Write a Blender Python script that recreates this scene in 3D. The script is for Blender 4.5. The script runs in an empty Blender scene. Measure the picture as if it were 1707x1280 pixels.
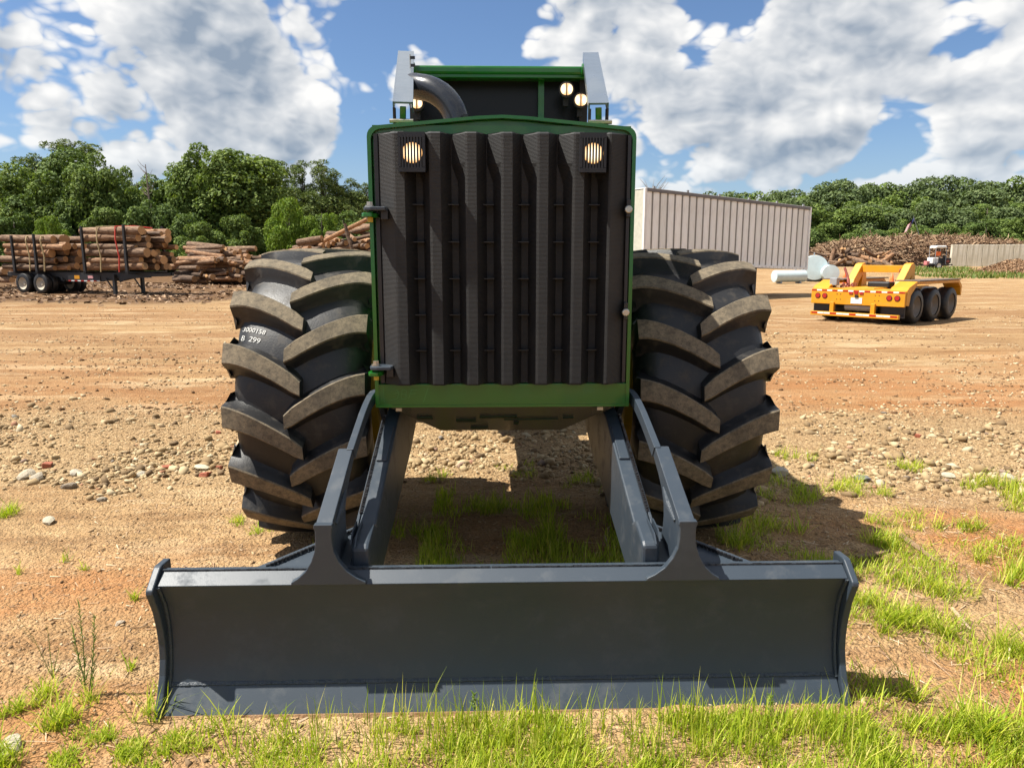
import bpy, bmesh, math, random
import numpy as np
from mathutils import Vector, Matrix, Euler

R = math.radians
scene = bpy.context.scene
COL = scene.collection
rng = np.random.default_rng(7)
random.seed(7)

# ------------------------------------------------------------------ camera
CAM_H, FPX, PITCH = 1.75, 1200.0, math.atan(210 / 1200)
cam_data = bpy.data.cameras.new('camera')
cam = bpy.data.objects.new('camera', cam_data)
COL.objects.link(cam)
cam.location = (0, 0, CAM_H)
cam.rotation_euler = (math.pi / 2 - PITCH, 0, 0)
cam_data.sensor_width = 36
cam_data.lens = 36 * FPX / 1707
cam_data.clip_start = 0.05
cam_data.clip_end = 3000
scene.camera = cam
CP, SP = math.cos(PITCH), math.sin(PITCH)


def ray(px, py):
    """direction of a photograph pixel, used to measure where things stand"""
    v = (py - 640) / FPX
    return Vector(((px - 853.5) / FPX, CP - v * SP, -(SP + v * CP)))


def at(px, py, Y):
    d = ray(px, py)
    return Vector((0, 0, CAM_H)) + d * (Y / d.y)


# ------------------------------------------------------------------ exposure, sun, sky
vs = scene.view_settings
vs.view_transform = 'Standard'
vs.look = 'None'
vs.exposure = 0.98
vs.gamma = 1
vs.use_curve_mapping = False
SUN = Vector((-0.58, -0.055, 1)).normalized()
sun_data = bpy.data.lights.new('sun', 'SUN')
sun_data.energy = 5.0
sun_data.angle = R(0.55)
sun_data.color = (1, 0.95, 0.86)
sun = bpy.data.objects.new('sun', sun_data)
COL.objects.link(sun)
sun.rotation_euler = SUN.to_track_quat('Z', 'Y').to_euler()

world = bpy.data.worlds.new('World')
scene.world = world
world.use_nodes = True
NT = world.node_tree
NT.nodes.clear()


BIGW, BILW, FINEW, COVER, EDGE, SHADOW, DARKC = .95, .66, .13, .085, .12, .62, (.46, .57, .72)


def build_sky():
    N, L = NT.nodes, NT.links
    def n(t, **k):
        o = N.new(t)
        for a, b in k.items():
            setattr(o, a, b)
        return o
    def math_(op, a, b=None, c=None, clamp=False):
        o = n('ShaderNodeMath', operation=op, use_clamp=clamp)
        for i, x in enumerate((a, b, c)):
            if x is None:
                continue
            if isinstance(x, (int, float)):
                o.inputs[i].default_value = x
            else:
                L.new(x, o.inputs[i])
        return o.outputs[0]
    def mixc(f, a, b):
        o = n('ShaderNodeMix', data_type='RGBA')
        for s, x in ((o.inputs[0], f), (o.inputs[6], a), (o.inputs[7], b)):
            if isinstance(x, (int, float)):
                s.default_value = x
            elif isinstance(x, tuple):
                s.default_value = (*x, 1)
            else:
                L.new(x, s)
        return o.outputs[2]
    def smooth(x, a, b, lo=0.0, hi=1.0):
        o = n('ShaderNodeMapRange', interpolation_type='SMOOTHSTEP')
        L.new(x, o.inputs[0])
        for i, q in enumerate((a, b, lo, hi)):
            o.inputs[i + 1].default_value = q
        return o.outputs[0]
    out = n('ShaderNodeOutputWorld')
    bg = n('ShaderNodeBackground')
    sky = n('ShaderNodeTexSky', sky_type='NISHITA')
    sky.sun_disc = False
    sky.sun_elevation = math.asin(SUN.z)
    sky.sun_rotation = math.atan2(SUN.x, SUN.y)
    sky.air_density = 1.0
    sky.dust_density = 0.6
    sky.ozone_density = 2.2
    tc = n('ShaderNodeTexCoord')
    d = tc.outputs['Generated']
    # stretch: clouds are wider than tall, closing up towards the horizon
    st = n('ShaderNodeVectorMath', operation='MULTIPLY')
    L.new(d, st.inputs[0])
    st.inputs[1].default_value = (1, 1, 1.55)
    p = st.outputs[0]
    # density of cloud at a point of the dome, as a group so that it can be sampled again towards the sun
    gt = bpy.data.node_groups.new('cloud_density', 'ShaderNodeTree')
    gt.interface.new_socket('Vector', in_out='INPUT', socket_type='NodeSocketVector')
    gt.interface.new_socket('Density', in_out='OUTPUT', socket_type='NodeSocketFloat')
    gi, go = gt.nodes.new('NodeGroupInput'), gt.nodes.new('NodeGroupOutput')
    def gmath(op, a, b):
        o = gt.nodes.new('ShaderNodeMath')
        o.operation = op
        for i, x in enumerate((a, b)):
            if isinstance(x, (int, float)):
                o.inputs[i].default_value = x
            else:
                gt.links.new(x, o.inputs[i])
        return o.outputs[0]
    def gnoise(scale, detail, rough, off):
        a = gt.nodes.new('ShaderNodeVectorMath')
        a.operation = 'ADD'
        gt.links.new(gi.outputs[0], a.inputs[0])
        a.inputs[1].default_value = off
        o = gt.nodes.new('ShaderNodeTexNoise')
        o.inputs['Scale'].default_value = scale
        o.inputs['Detail'].default_value = detail
        o.inputs['Roughness'].default_value = rough
        gt.links.new(a.outputs[0], o.inputs['Vector'])
        return o.outputs['Fac'], o.outputs['Color'], a.outputs[0]
    low, _, _ = gnoise(2.7, 2, .5, (1.3, 4.1, .7))
    fine_, _, _ = gnoise(26, 4, .55, (3.0, 7.7, 1.2))
    # billows: folded noise gives rounded heads with creases between them
    bil = None
    for sc_, wt_, off_ in ((6.0, 1.0, (.3, 1.9, 4.2)), (13.0, .55, (2.2, 5.1, .4)), (29.0, .28, (7.1, 3.3, 2.6)), (62.0, .14, (1.1, 8.4, 6.2))):
        f_, _, _ = gnoise(sc_, 0, .5, off_)
        f_ = gmath('MULTIPLY', gmath('ABSOLUTE', gmath('SUBTRACT', f_, .5), 0.0), wt_ * 2)
        bil = f_ if bil is None else gmath('ADD', bil, f_)
    bil = gmath('SUBTRACT', bil, .42)
    dd = gmath('ADD', gmath('MULTIPLY', gmath('SUBTRACT', low, .5), BIGW), gmath('MULTIPLY', bil, BILW))
    dd = gmath('ADD', dd, gmath('MULTIPLY', gmath('SUBTRACT', fine_, .5), FINEW))
    gt.links.new(dd, go.inputs[0])
    def density(off):
        a = n('ShaderNodeVectorMath', operation='ADD')
        L.new(p, a.inputs[0])
        a.inputs[1].default_value = off
        g = n('ShaderNodeGroup')
        g.node_tree = gt
        L.new(a.outputs[0], g.inputs[0])
        return g.outputs[0]
    # (px, py, radius, weight, vertical squash) cloud masses and clear gaps that the photograph shows
    blobs = [(400, 150, 230, .20, 1.0), (300, 40, 120, .10, 1), (40, 120, 120, .16, 1), (60, 270, 130, .16, 1),
             (260, 240, 170, .14, 1.3), (470, 260, 130, .12, 1.2), (140, 25, 75, -.26, 1), (120, 125, 60, -.20, .7),
             (630, 30, 110, -.36, .8), (592, 200, 75, -.30, .6), (760, 40, 90, -.22, 1.2), (700, 95, 75, .14, 1.4), (840, 40, 120, -.06, 1.4),
             (880, 15, 150, .07, 2.2), (800, 75, 90, -.28, 1.6), (910, 90, 110, .15, 1.5), (1110, 130, 130, .20, 1),
             (1200, 50, 85, -.36, .8), (1150, 95, 45, -.2, 1), (1330, 110, 190, .22, 1), (1180, 250, 170, .14, 1.4), (1400, 230, 150, .10, 1.3),
             (1620, 190, 150, .16, 1.2), (1640, 30, 150, .14, 1.4), (1595, 58, 70, -.28, 1.3), (1505, 245, 75, -.28, .8),
             (1080, 10, 130, .14, 1.8), (1660, 270, 120, .10, 1.6), (1440, 20, 130, .10, 1.2)]
    acc = None
    for px, py, r, w, sq in blobs:
        c = ray(px, py).normalized()
        s = n('ShaderNodeVectorMath', operation='SUBTRACT')
        L.new(d, s.inputs[0])
        s.inputs[1].default_value = c
        m = n('ShaderNodeVectorMath', operation='MULTIPLY')
        L.new(s.outputs[0], m.inputs[0])
        m.inputs[1].default_value = (1, 1, sq)
        ln = n('ShaderNodeVectorMath', operation='LENGTH')
        L.new(m.outputs[0], ln.inputs[0])
        b = smooth(ln.outputs[1], 0.0, r / FPX * 1.25, w, 0.0)
        acc = b if acc is None else math_('ADD', acc, b)
    den0 = math_('ADD', density((0, 0, 0)), math_('ADD', acc, COVER))
    alpha = smooth(den0, 0.0, EDGE)
    # light lost on the way towards the sun, up and to the left
    tau = None
    for k, wgt in ((.025, 1.1), (.075, 1.4)):
        dk = math_('ADD', density((-.55 * k, 0, 1.35 * k)), math_('ADD', acc, COVER - .02))
        dk = math_('MULTIPLY', math_('MAXIMUM', dk, 0.0), wgt)
        tau = dk if tau is None else math_('ADD', tau, dk)
    body = math_('MULTIPLY', math_('MAXIMUM', den0, 0.0), .35)
    light = math_('POWER', 2.718, math_('MULTIPLY', math_('ADD', tau, body), -SHADOW))
    rel = math_('MULTIPLY', math_('SUBTRACT', den0, math_('ADD', density((-.012, 0, .022)), math_('ADD', acc, COVER))), 1.6)
    light = math_('ADD', math_('SUBTRACT', light, .10), rel, clamp=True)
    shade = mixc(light, DARKC, (1.62, 1.60, 1.56))
    sky_rgb = n('ShaderNodeMix', data_type='RGBA', blend_type='MULTIPLY')
    sky_rgb.inputs[0].default_value = 1
    L.new(sky.outputs[0], sky_rgb.inputs[6])
    sky_rgb.inputs[7].default_value = (.150, .172, .200, 1)
    clouded = mixc(math_('MULTIPLY', alpha, .96), sky_rgb.outputs[2], shade)
    # pale band of distant cloud just over the horizon
    sep = n('ShaderNodeSeparateXYZ')
    L.new(d, sep.inputs[0])
    hz = smooth(sep.outputs[2], -.02, .17, .80, 0.0)
    fin = mixc(hz, clouded, (.66, .88, 1.12))
    L.new(fin, bg.inputs[0])
    bg.inputs[1].default_value = 0.325
    L.new(bg.outputs[0], out.inputs[0])


build_sky()
world.cycles.sampling_method = 'MANUAL'
world.cycles.sample_map_resolution = 512
scene.cycles.use_denoising = True
scene.cycles.denoising_prefilter = 'ACCURATE'
scene.cycles.max_bounces = 6
scene.cycles.transparent_max_bounces = 4

# ------------------------------------------------------------------ helpers
def tag(o, label, cat, group=None):
    o['label'] = label
    o['category'] = cat
    if group:
        o['group'] = group
    return o


def kind(o, k, label=None):
    o['kind'] = k
    if label:
        o['label'] = label
    return o


def empty(name, loc=(0, 0, 0), rz=0.0, parent=None):
    o = bpy.data.objects.new(name, None)
    o.empty_display_size = 0.2
    COL.objects.link(o)
    o.location = loc
    o.rotation_euler = (0, 0, rz)
    o.parent = parent
    return o


def link(name, mesh, parent=None, loc=(0, 0, 0), rot=(0, 0, 0), scale=(1, 1, 1)):
    o = bpy.data.objects.new(name, mesh)
    COL.objects.link(o)
    o.parent = parent
    o.location = loc
    o.rotation_euler = rot
    o.scale = scale
    return o


def copy_tree(o, parent=None):
    c = o.copy()
    COL.objects.link(c)
    c.parent = parent
    for ch in list(o.children):
        copy_tree(ch, c)
    return c


class MB:
    """collects faces of one mesh"""
    def __init__(self):
        self.v, self.f, self.m = [], [], []

    def add(self, vs_, fs, mi=0):
        b = len(self.v)
        self.v += [tuple(p) for p in vs_]
        self.f += [tuple(b + i for i in q) for q in fs]
        self.m += [mi] * len(fs)
        return self

    def box(self, c, s, rot=None, mi=0):
        h = [x / 2 for x in s]
        P = [Vector((sx * h[0], sy * h[1], sz * h[2])) for sx in (-1, 1) for sy in (-1, 1) for sz in (-1, 1)]
        if rot is not None:
            E = Euler(rot).to_matrix() if not isinstance(rot, Matrix) else rot
            P = [E @ q for q in P]
        return self.add([q + Vector(c) for q in P],
                        [(0, 1, 3, 2), (4, 6, 7, 5), (0, 4, 5, 1), (2, 3, 7, 6), (0, 2, 6, 4), (1, 5, 7, 3)], mi)

    def bar(self, a, b, w, h, up=(0, 0, 1), mi=0):
        a, b = Vector(a), Vector(b)
        y = (b - a).normalized()
        x = y.cross(Vector(up)).normalized()
        z = x.cross(y)
        return self.box((a + b) / 2, (w, (b - a).length, h), Matrix((x, y, z)).transposed(), mi)

    def prism(self, poly, axis, a0, a1, mi=0):
        """poly: 2-D outline; axis 'x': (y,z), 'y': (x,z), 'z': (x,y); extruded a0..a1"""
        n_ = len(poly)
        def P(p, a):
            return {'x': (a, p[0], p[1]), 'y': (p[0], a, p[1]), 'z': (p[0], p[1], a)}[axis]
        V = [P(p, a0) for p in poly] + [P(p, a1) for p in poly]
        F = [tuple(range(n_))[::-1], tuple(range(n_, 2 * n_))]
        F += [(i, (i + 1) % n_, n_ + (i + 1) % n_, n_ + i) for i in range(n_)]
        return self.add(V, F, mi)

    def cyl(self, a, b, r0, r1=None, n_=16, mi=0, caps=True, mcap=None):
        r1 = r0 if r1 is None else r1
        a, b = Vector(a), Vector(b)
        d = (b - a).normalized()
        u = d.orthogonal().normalized()
        w = d.cross(u)
        V = []
        for c, r in ((a, r0), (b, r1)):
            V += [c + u * (r * math.cos(t)) + w * (r * math.sin(t)) for t in (2 * math.pi * i / n_ for i in range(n_))]
        self.add(V, [(i, (i + 1) % n_, n_ + (i + 1) % n_, n_ + i) for i in range(n_)], mi)
        if caps:
            self.add(V[:n_], [tuple(range(n_))[::-1]], mi if mcap is None else mcap)
            self.add(V[n_:], [tuple(range(n_))], mi if mcap is None else mcap)
        return self

    def tube(self, pts, r, n_=12, mi=0):
        pts = [Vector(p) for p in pts]
        rs = r if isinstance(r, (list, tuple)) else [r] * len(pts)
        V, prev = [], None
        for i, p in enumerate(pts):
            t = (pts[min(i + 1, len(pts) - 1)] - pts[max(i - 1, 0)]).normalized()
            u = t.orthogonal().normalized() if prev is None else (prev - t * prev.dot(t)).normalized()
            prev = u
            w = t.cross(u)
            V += [p + u * (rs[i] * math.cos(a)) + w * (rs[i] * math.sin(a)) for a in (2 * math.pi * k / n_ for k in range(n_))]
        F = []
        for i in range(len(pts) - 1):
            F += [(i * n_ + k, i * n_ + (k + 1) % n_, (i + 1) * n_ + (k + 1) % n_, (i + 1) * n_ + k) for k in range(n_)]
        F += [tuple(range(n_))[::-1], tuple(range((len(pts) - 1) * n_, len(pts) * n_))]
        return self.add(V, F, mi)

    def lathe(self, prof, axis='x', c=(0, 0, 0), n_=48, mi=0):
        """prof: (along, radius) revolved round the axis"""
        V, m_ = [], len(prof)
        for k in range(n_):
            t = 2 * math.pi * k / n_
            for a, r in prof:
                q = {'x': (a, r * math.cos(t), r * math.sin(t)), 'z': (r * math.cos(t), r * math.sin(t), a),
                     'y': (r * math.cos(t), a, r * math.sin(t))}[axis]
                V.append(Vector(q) + Vector(c))
        F = []
        for k in range(n_):
            for j in range(m_ - 1):
                F.append((k * m_ + j, k * m_ + j + 1, ((k + 1) % n_) * m_ + j + 1, ((k + 1) % n_) * m_ + j))
        return self.add(V, F, mi)

    def mesh(self, name, mats, smooth=False, sharp=None):
        me = bpy.data.meshes.new(name)
        me.from_pydata(self.v, [], self.f)
        bm = bmesh.new()
        bm.from_mesh(me)
        bmesh.ops.remove_doubles(bm, verts=bm.verts, dist=1e-5)
        bmesh.ops.recalc_face_normals(bm, faces=bm.faces)
        ok = len(bm.faces) == len(self.f)
        bm.to_mesh(me)
        bm.free()
        mats = mats if isinstance(mats, (list, tuple)) else [mats]
        for q in mats:
            me.materials.append(q)
        if len(mats) > 1 and ok:
            me.polygons.foreach_set('material_index', self.m)
        if smooth:
            me.polygons.foreach_set('use_smooth', [True] * len(me.polygons))
            if sharp:
                me.set_sharp_from_angle(angle=R(sharp))
        me.update()
        return me

    def obj(self, name, mats, parent=None, smooth=False, sharp=None, bevel=0, **k):
        o = link(name, self.mesh(name, mats, smooth, sharp), parent, **k)
        if bevel:
            b = o.modifiers.new('bevel', 'BEVEL')
            b.width = bevel
            b.segments = 2
            b.limit_method = 'ANGLE'
            b.angle_limit = R(40)
        return o


def tri_mesh(name, verts, faces, mats, smooth=False, mat_index=None):
    """fast mesh from numpy arrays (faces of one size)"""
    me = bpy.data.meshes.new(name)
    verts = np.asarray(verts, np.float32)
    faces = np.asarray(faces, np.int32)
    nf, k = faces.shape
    me.vertices.add(len(verts))
    me.vertices.foreach_set('co', verts.ravel())
    me.loops.add(nf * k)
    me.loops.foreach_set('vertex_index', faces.ravel())
    me.polygons.add(nf)
    me.polygons.foreach_set('loop_start', np.arange(0, nf * k, k, dtype=np.int32))
    me.polygons.foreach_set('loop_total', np.full(nf, k, np.int32))
    if smooth:
        me.polygons.foreach_set('use_smooth', np.ones(nf, bool))
    for q in (mats if isinstance(mats, (list, tuple)) else [mats]):
        me.materials.append(q)
    if mat_index is not None:
        me.polygons.foreach_set('material_index', np.asarray(mat_index, np.int32))
    me.update(calc_edges=True)
    me.validate()
    return me


# ---- value noise for the ground relief and scatter masks
_tab = np.random.default_rng(3).random((256, 256))


def vnoise(x, y, s):
    x, y = np.asarray(x, float) / s, np.asarray(y, float) / s
    xi, yi = np.floor(x).astype(int), np.floor(y).astype(int)
    fx, fy = x - xi, y - yi
    fx, fy = fx * fx * (3 - 2 * fx), fy * fy * (3 - 2 * fy)
    g = lambda a, b: _tab[a % 256, b % 256]
    return (g(xi, yi) * (1 - fx) + g(xi + 1, yi) * fx) * (1 - fy) + (g(xi, yi + 1) * (1 - fx) + g(xi + 1, yi + 1) * fx) * fy


def sstep(x, a, b):
    t = np.clip((np.asarray(x, float) - a) / (b - a), 0, 1)
    return t * t * (3 - 2 * t)


def gz(x, y):
    x, y = np.asarray(x, float), np.asarray(y, float)
    far = .78 * sstep(y, 45, 86)
    near = 1 - sstep(np.hypot(x, y), 9, 22)
    z = near * ((vnoise(x + 31, y + 7, 1.1) - .5) * .035 + (vnoise(x, y + 50, .32) - .5) * .02 + (vnoise(x, y + 9, .11) - .5) * .012)
    # churned strip right of the machine
    z += near * sstep(x, 1.3, 2.2) * (vnoise(x * .6 + y * .8, y * .3 - x * .3, .16) - .5) * .05 * (1 - sstep(y, 4.6, 5.6))
    # tyre ruts left of the blade
    z += near * (1 - sstep(x, -1.7, -1.5)) * (vnoise(x * .9 + y * .9, (y - x) * .2, .22) - .5) * .022 * (1 - sstep(y, 4.2, 5.2))
    z += (1 - near) * (vnoise(x, y, 6) - .5) * .05 * (1 - sstep(y, 80, 120))
    return far + z


def gz1(x, y):
    return float(gz(x, y))


# ------------------------------------------------------------------ materials
class NB:
    def __init__(self, name):
        self.m = bpy.data.materials.new(name)
        self.m.use_nodes = True
        self.t = self.m.node_tree
        self.b = self.t.nodes['Principled BSDF']
        self.out = self.t.nodes['Material Output']

    def n(self, t, **k):
        o = self.t.nodes.new(t)
        for a, b in k.items():
            setattr(o, a, b)
        return o

    def l(self, a, b):
        self.t.links.new(a, b)

    def set(self, sock, x):
        if isinstance(x, (int, float)):
            sock.default_value = x
        elif isinstance(x, tuple):
            sock.default_value = (*x, 1) if len(x) == 3 and sock.type == 'RGBA' else x
        else:
            self.l(x, sock)

    def coord(self, which='Object', scale=(1, 1, 1)):
        tc = self.n('ShaderNodeTexCoord')
        mp = self.n('ShaderNodeMapping')
        self.l(tc.outputs[which], mp.inputs[0])
        mp.inputs['Scale'].default_value = scale
        return mp.outputs[0]

    def noise(self, vec, scale, detail=4, rough=.55):
        o = self.n('ShaderNodeTexNoise')
        self.l(vec, o.inputs['Vector'])
        o.inputs['Scale'].default_value = scale
        o.inputs['Detail'].default_value = detail
        o.inputs['Roughness'].default_value = rough
        return o.outputs['Fac']

    def rng_(self, x, a, b, lo=0.0, hi=1.0):
        o = self.n('ShaderNodeMapRange')
        self.l(x, o.inputs[0])
        for i, q in enumerate((a, b, lo, hi)):
            o.inputs[i + 1].default_value = q
        return o.outputs[0]

    def mix(self, f, a, b, blend='MIX'):
        o = self.n('ShaderNodeMix', data_type='RGBA', blend_type=blend)
        self.set(o.inputs[0], f)
        self.set(o.inputs[6], a)
        self.set(o.inputs[7], b)
        return o.outputs[2]

    def math(self, op, a, b=0.0, clamp=False):
        o = self.n('ShaderNodeMath', operation=op, use_clamp=clamp)
        self.set(o.inputs[0], a)
        self.set(o.inputs[1], b)
        return o.outputs[0]

    def ramp(self, f, stops):
        o = self.n('ShaderNodeValToRGB')
        self.l(f, o.inputs[0])
        e = o.color_ramp.elements
        while len(e) < len(stops):
            e.new(.5)
        for q, (p, c) in zip(e, stops):
            q.position = p
            q.color = (*c, 1)
        return o.outputs[0]

    def bump(self, h, strength=.3, dist=.01):
        o = self.n('ShaderNodeBump')
        o.inputs['Strength'].default_value = strength
        o.inputs['Distance'].default_value = dist
        self.l(h, o.inputs['Height'])
        self.l(o.outputs[0], self.b.inputs['Normal'])

    def base(self, c):
        self.set(self.b.inputs['Base Color'], c)
        return self

    def p(self, **k):
        for a, v in k.items():
            self.set(self.b.inputs[a.replace('_', ' ')], v)
        return self


def M(name, col, rough=.5, metal=0.0, var=.25, scale=6.0, bump=0.0, bscale=60.0, coat=0.0, spec=.5, col2=None, dust=0.0, dust_col=(.30, .22, .14)):
    q = NB(name)
    v = q.coord()
    f = q.rng_(q.noise(v, scale, 5, .6), .3, .7)
    c2 = col2 or tuple(x * (1 - var) for x in col)
    c = q.mix(f, tuple(col), tuple(c2))
    if dust:
        f2 = q.rng_(q.noise(v, scale * 2.7, 8, .7), .52, .75, 0, dust)
        c = q.mix(f2, c, dust_col)
        q.set(q.b.inputs['Roughness'], q.rng_(f2, 0, max(dust, .01), rough, min(1, rough + .3)))
    else:
        q.set(q.b.inputs['Roughness'], q.rng_(q.noise(v, scale * 3, 5, .6), .3, .7, rough * .85, min(1, rough * 1.15)))
    q.base(c)
    q.p(Metallic=metal, Coat_Weight=coat, Specular_IOR_Level=spec)
    if bump:
        q.bump(q.noise(v, bscale, 5, .6), bump, .01)
    return q.m


def emit(name, col, strength):
    q = NB(name)
    tc = q.n('ShaderNodeTexCoord')
    sb = q.n('ShaderNodeVectorMath', operation='SUBTRACT')
    q.l(tc.outputs['Generated'], sb.inputs[0])
    sb.inputs[1].default_value = (.5, .5, .5)
    ml = q.n('ShaderNodeVectorMath', operation='MULTIPLY')
    q.l(sb.outputs[0], ml.inputs[0])
    ml.inputs[1].default_value = (2, 0, 2)
    ln = q.n('ShaderNodeVectorMath', operation='LENGTH')
    q.l(ml.outputs[0], ln.inputs[0])
    # hot in the middle of the reflector, amber towards its rim
    e = q.ramp(ln.outputs[1], [(0.0, (1, .92, .74)), (.55, (1, .80, .48)), (1.0, (.55, .26, .07))])
    q.base((.8, .75, .65)).p(Emission_Color=e, Emission_Strength=strength)
    return q.m


def island(name, stops, rough=.8, trans=None, bump=0, spec=.3):
    """colour that differs from piece to piece of one mesh"""
    q = NB(name)
    g = q.n('ShaderNodeNewGeometry')
    c = q.ramp(g.outputs['Random Per Island'], stops)
    q.base(c).p(Roughness=rough, Specular_IOR_Level=spec)
    if bump:
        q.bump(q.noise(q.coord(), 90, 4, .6), bump, .004)
    if trans:
        tr = q.n('ShaderNodeBsdfTranslucent')
        q.l(q.mix(1.0, c, (1.25, 1.3, .55), 'MULTIPLY'), tr.inputs[0])
        mx = q.n('ShaderNodeMixShader')
        mx.inputs[0].default_value = trans
        q.l(q.b.outputs[0], mx.inputs[1])
        q.l(tr.outputs[0], mx.inputs[2])
        q.l(mx.outputs[0], q.out.inputs[0])
    return q.m


MT = {}
MT['green'] = M('green_paint', (.006, .125, .008), .28, var=.15, scale=3, coat=.35, dust=.10, dust_col=(.12, .14, .05))
MT['blue_grey'] = M('slate_paint', (.030, .042, .057), .46, var=.12, scale=3, coat=0, spec=.5, bump=.05, bscale=220, dust=.16, dust_col=(.20, .19, .17))
MT['weld'] = M('painted_weld', (.040, .052, .066), .45, bump=.8, bscale=70)
MT['black'] = M('black_paint', (.012, .012, .014), .42, var=.2)
MT['satin'] = M('satin_black_pipe', (.018, .020, .026), .28, var=.2, coat=.2)
MT['rubber'] = M('tyre_rubber', (.015, .015, .016), .46, var=.3, scale=5, bump=.12, bscale=90, dust=.40, dust_col=(.13, .105, .075), spec=.45)
MT['steel'] = M('zinc_steel', (.50, .48, .42), .32, metal=.9, var=.2, scale=30)
MT['rail'] = M('guard_rail_paint', (.12, .145, .175), .32, var=.12, scale=4, coat=.2)
MT['yellow'] = M('hub_yellow', (.55, .36, .02), .45, var=.25, dust=.3)
MT['trailer_yellow'] = M('trailer_yellow_paint', (.66, .285, .006), .42, var=.2, scale=2.5, dust=.3, dust_col=(.34, .20, .07))
MT['rust'] = M('rusty_edge', (.30, .16, .075), .9, var=.5, scale=18, bump=.6, bscale=60, col2=(.38, .25, .15))
MT['dark'] = M('cab_interior', (.010, .010, .011), .55)
MT['red'] = M('red_lens', (.42, .015, .012), .25, coat=.4)
MT['white'] = M('white_paint', (.72, .72, .70), .5, var=.12, scale=3, dust=.12)
MT['grey_metal'] = M('grey_metal', (.34, .36, .38), .45, metal=.3, var=.25)
MT['orange'] = M('orange_plastic', (.85, .17, .03), .5, var=.15)
MT['chalk'] = M('white_chalk', (.78, .78, .74), .9, var=.3, scale=40)
MT['tan_strap'] = M('tan_strap', (.42, .32, .16), .8)
MT['lamp'] = emit('lit_lamp', (1, .68, .34), 1.0)
MT['lamp_cab'] = emit('lit_work_lamp', (1, .76, .44), .95)

q = NB('tread_dust')
v = q.coord('Object')
f = q.rng_(q.noise(v, 34, 10, .8), .30, .60)
c = q.mix(f, (.062, .054, .043), (.205, .165, .112))
c = q.mix(q.rng_(q.noise(v, 6, 5, .6), .52, .68, 0, .7), c, (.060, .052, .042))
f2 = q.rng_(q.noise(v, 120, 3, .6), .60, .74)
q.base(q.mix(f2, c, (.025, .024, .022))).p(Roughness=.9, Specular_IOR_Level=.2)
q.bump(q.noise(v, 160, 4, .7), .35, .004)
MT['tread'] = q.m

q = NB('grille_screen')
v = q.coord('Object')
w = q.n('ShaderNodeTexWave', wave_type='BANDS', bands_direction='Z')
q.l(v, w.inputs[0])
w.inputs['Scale'].default_value = 52.0
w.inputs['Distortion'].default_value = .9
w.inputs['Detail'].default_value = 2
w.inputs['Detail Scale'].default_value = 2.0
c = q.mix(w.outputs['Fac'], (.004, .004, .005), (.017, .017, .017))
f = q.rng_(q.noise(v, 5, 6, .65), .48, .78, 0, .14)
q.base(q.mix(f, c, (.09, .08, .065))).p(Roughness=.62, Specular_IOR_Level=.42)
q.bump(w.outputs['Fac'], .35, .004)
MT['screen'] = q.m

q = NB('belly_metal')
v = q.coord('Object', (14, 1, 1))
q.base(q.mix(q.noise(v, 6, 5, .6), (.24, .23, .19), (.34, .33, .27))).p(Roughness=.22, Metallic=.6)
MT['belly'] = q.m

# ------------------------------------------------------------------ the ground: one sheet to the horizon
def axis(lo, hi, step, far, growth):
    mid = list(np.arange(lo, hi + 1e-6, step))
    a, s = [], step
    x = hi
    while x < far:
        s *= growth
        x += s
        a.append(x)
    b, s = [], step
    x = lo
    while x > -far:
        s *= growth
        x -= s
        b.append(x)
    return np.array(b[::-1] + mid + a)


gx = axis(-4.5, 4.5, .035, 900, 1.055)
gy = axis(2.0, 8.5, .035, 900, 1.05)
gy = gy[gy > -60]
GX, GY = np.meshgrid(gx, gy)
GZ = gz(GX, GY)
nx, ny = len(gx), len(gy)
V = np.stack([GX.ravel(), GY.ravel(), GZ.ravel()], 1)
I = np.arange(nx * ny).reshape(ny, nx)
F = np.stack([I[:-1, :-1].ravel(), I[:-1, 1:].ravel(), I[1:, 1:].ravel(), I[1:, :-1].ravel()], 1)


def zone_gravel(x, y):
    """pale crushed stone lying across the yard"""
    e = (vnoise(x, y, 1.3) - .5) * 1.6 + (vnoise(x + 9, y, .4) - .5) * .5
    left = sstep(y + e * .5, 5.0, 5.5) * (1 - sstep(y + e, 7.4, 8.8))
    right = sstep(y + e * .5, 4.9, 5.7) * (1 - sstep(y + e, 6.8, 8.2))
    return np.where(x < 1.2, left, right)


def zone_mulch(x, y):
    e = (vnoise(x, y, 7) - .5) * 10
    return sstep(-x + e, 9, 14) * sstep(y + e * .4, 25.5, 30) * (1 - sstep(y, 75, 110)) + sstep(x + e * .3, 30, 36) * sstep(y + e, 78, 86) * .6


def zone_red(x, y):
    e = vnoise(x + 3, y * 1.6 + 40, 1.7) * .6 + vnoise(x, y * 2 + 11, .6) * .4
    near_left = (1 - sstep(x, -1.4, -.8)) * (1 - sstep(y, 3.2, 4.6))
    near_right = sstep(x, 1.2, 1.9) * (1 - sstep(y, 4.6, 5.6))
    mid = sstep(y, 7.6, 8.6) * (1 - sstep(y, 11, 15)) * .38 * (.6 + .8 * sstep(x, 0, 4))
    return np.clip((near_left * .8 + near_right * .9 + mid) * sstep(e, .25, .75) * 1.35, 0, 1)


def zone_brown(x, y):
    """bands where wheels have worked the soil"""
    e = vnoise(x * .35 + 20, y * 1.2, 1.9) * .65 + vnoise(x * .2, y * 1.6, .7) * .35
    return sstep(e, .44, .66) * sstep(y, 5.5, 7.5) * (1 - sstep(y, 28, 50))


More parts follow.
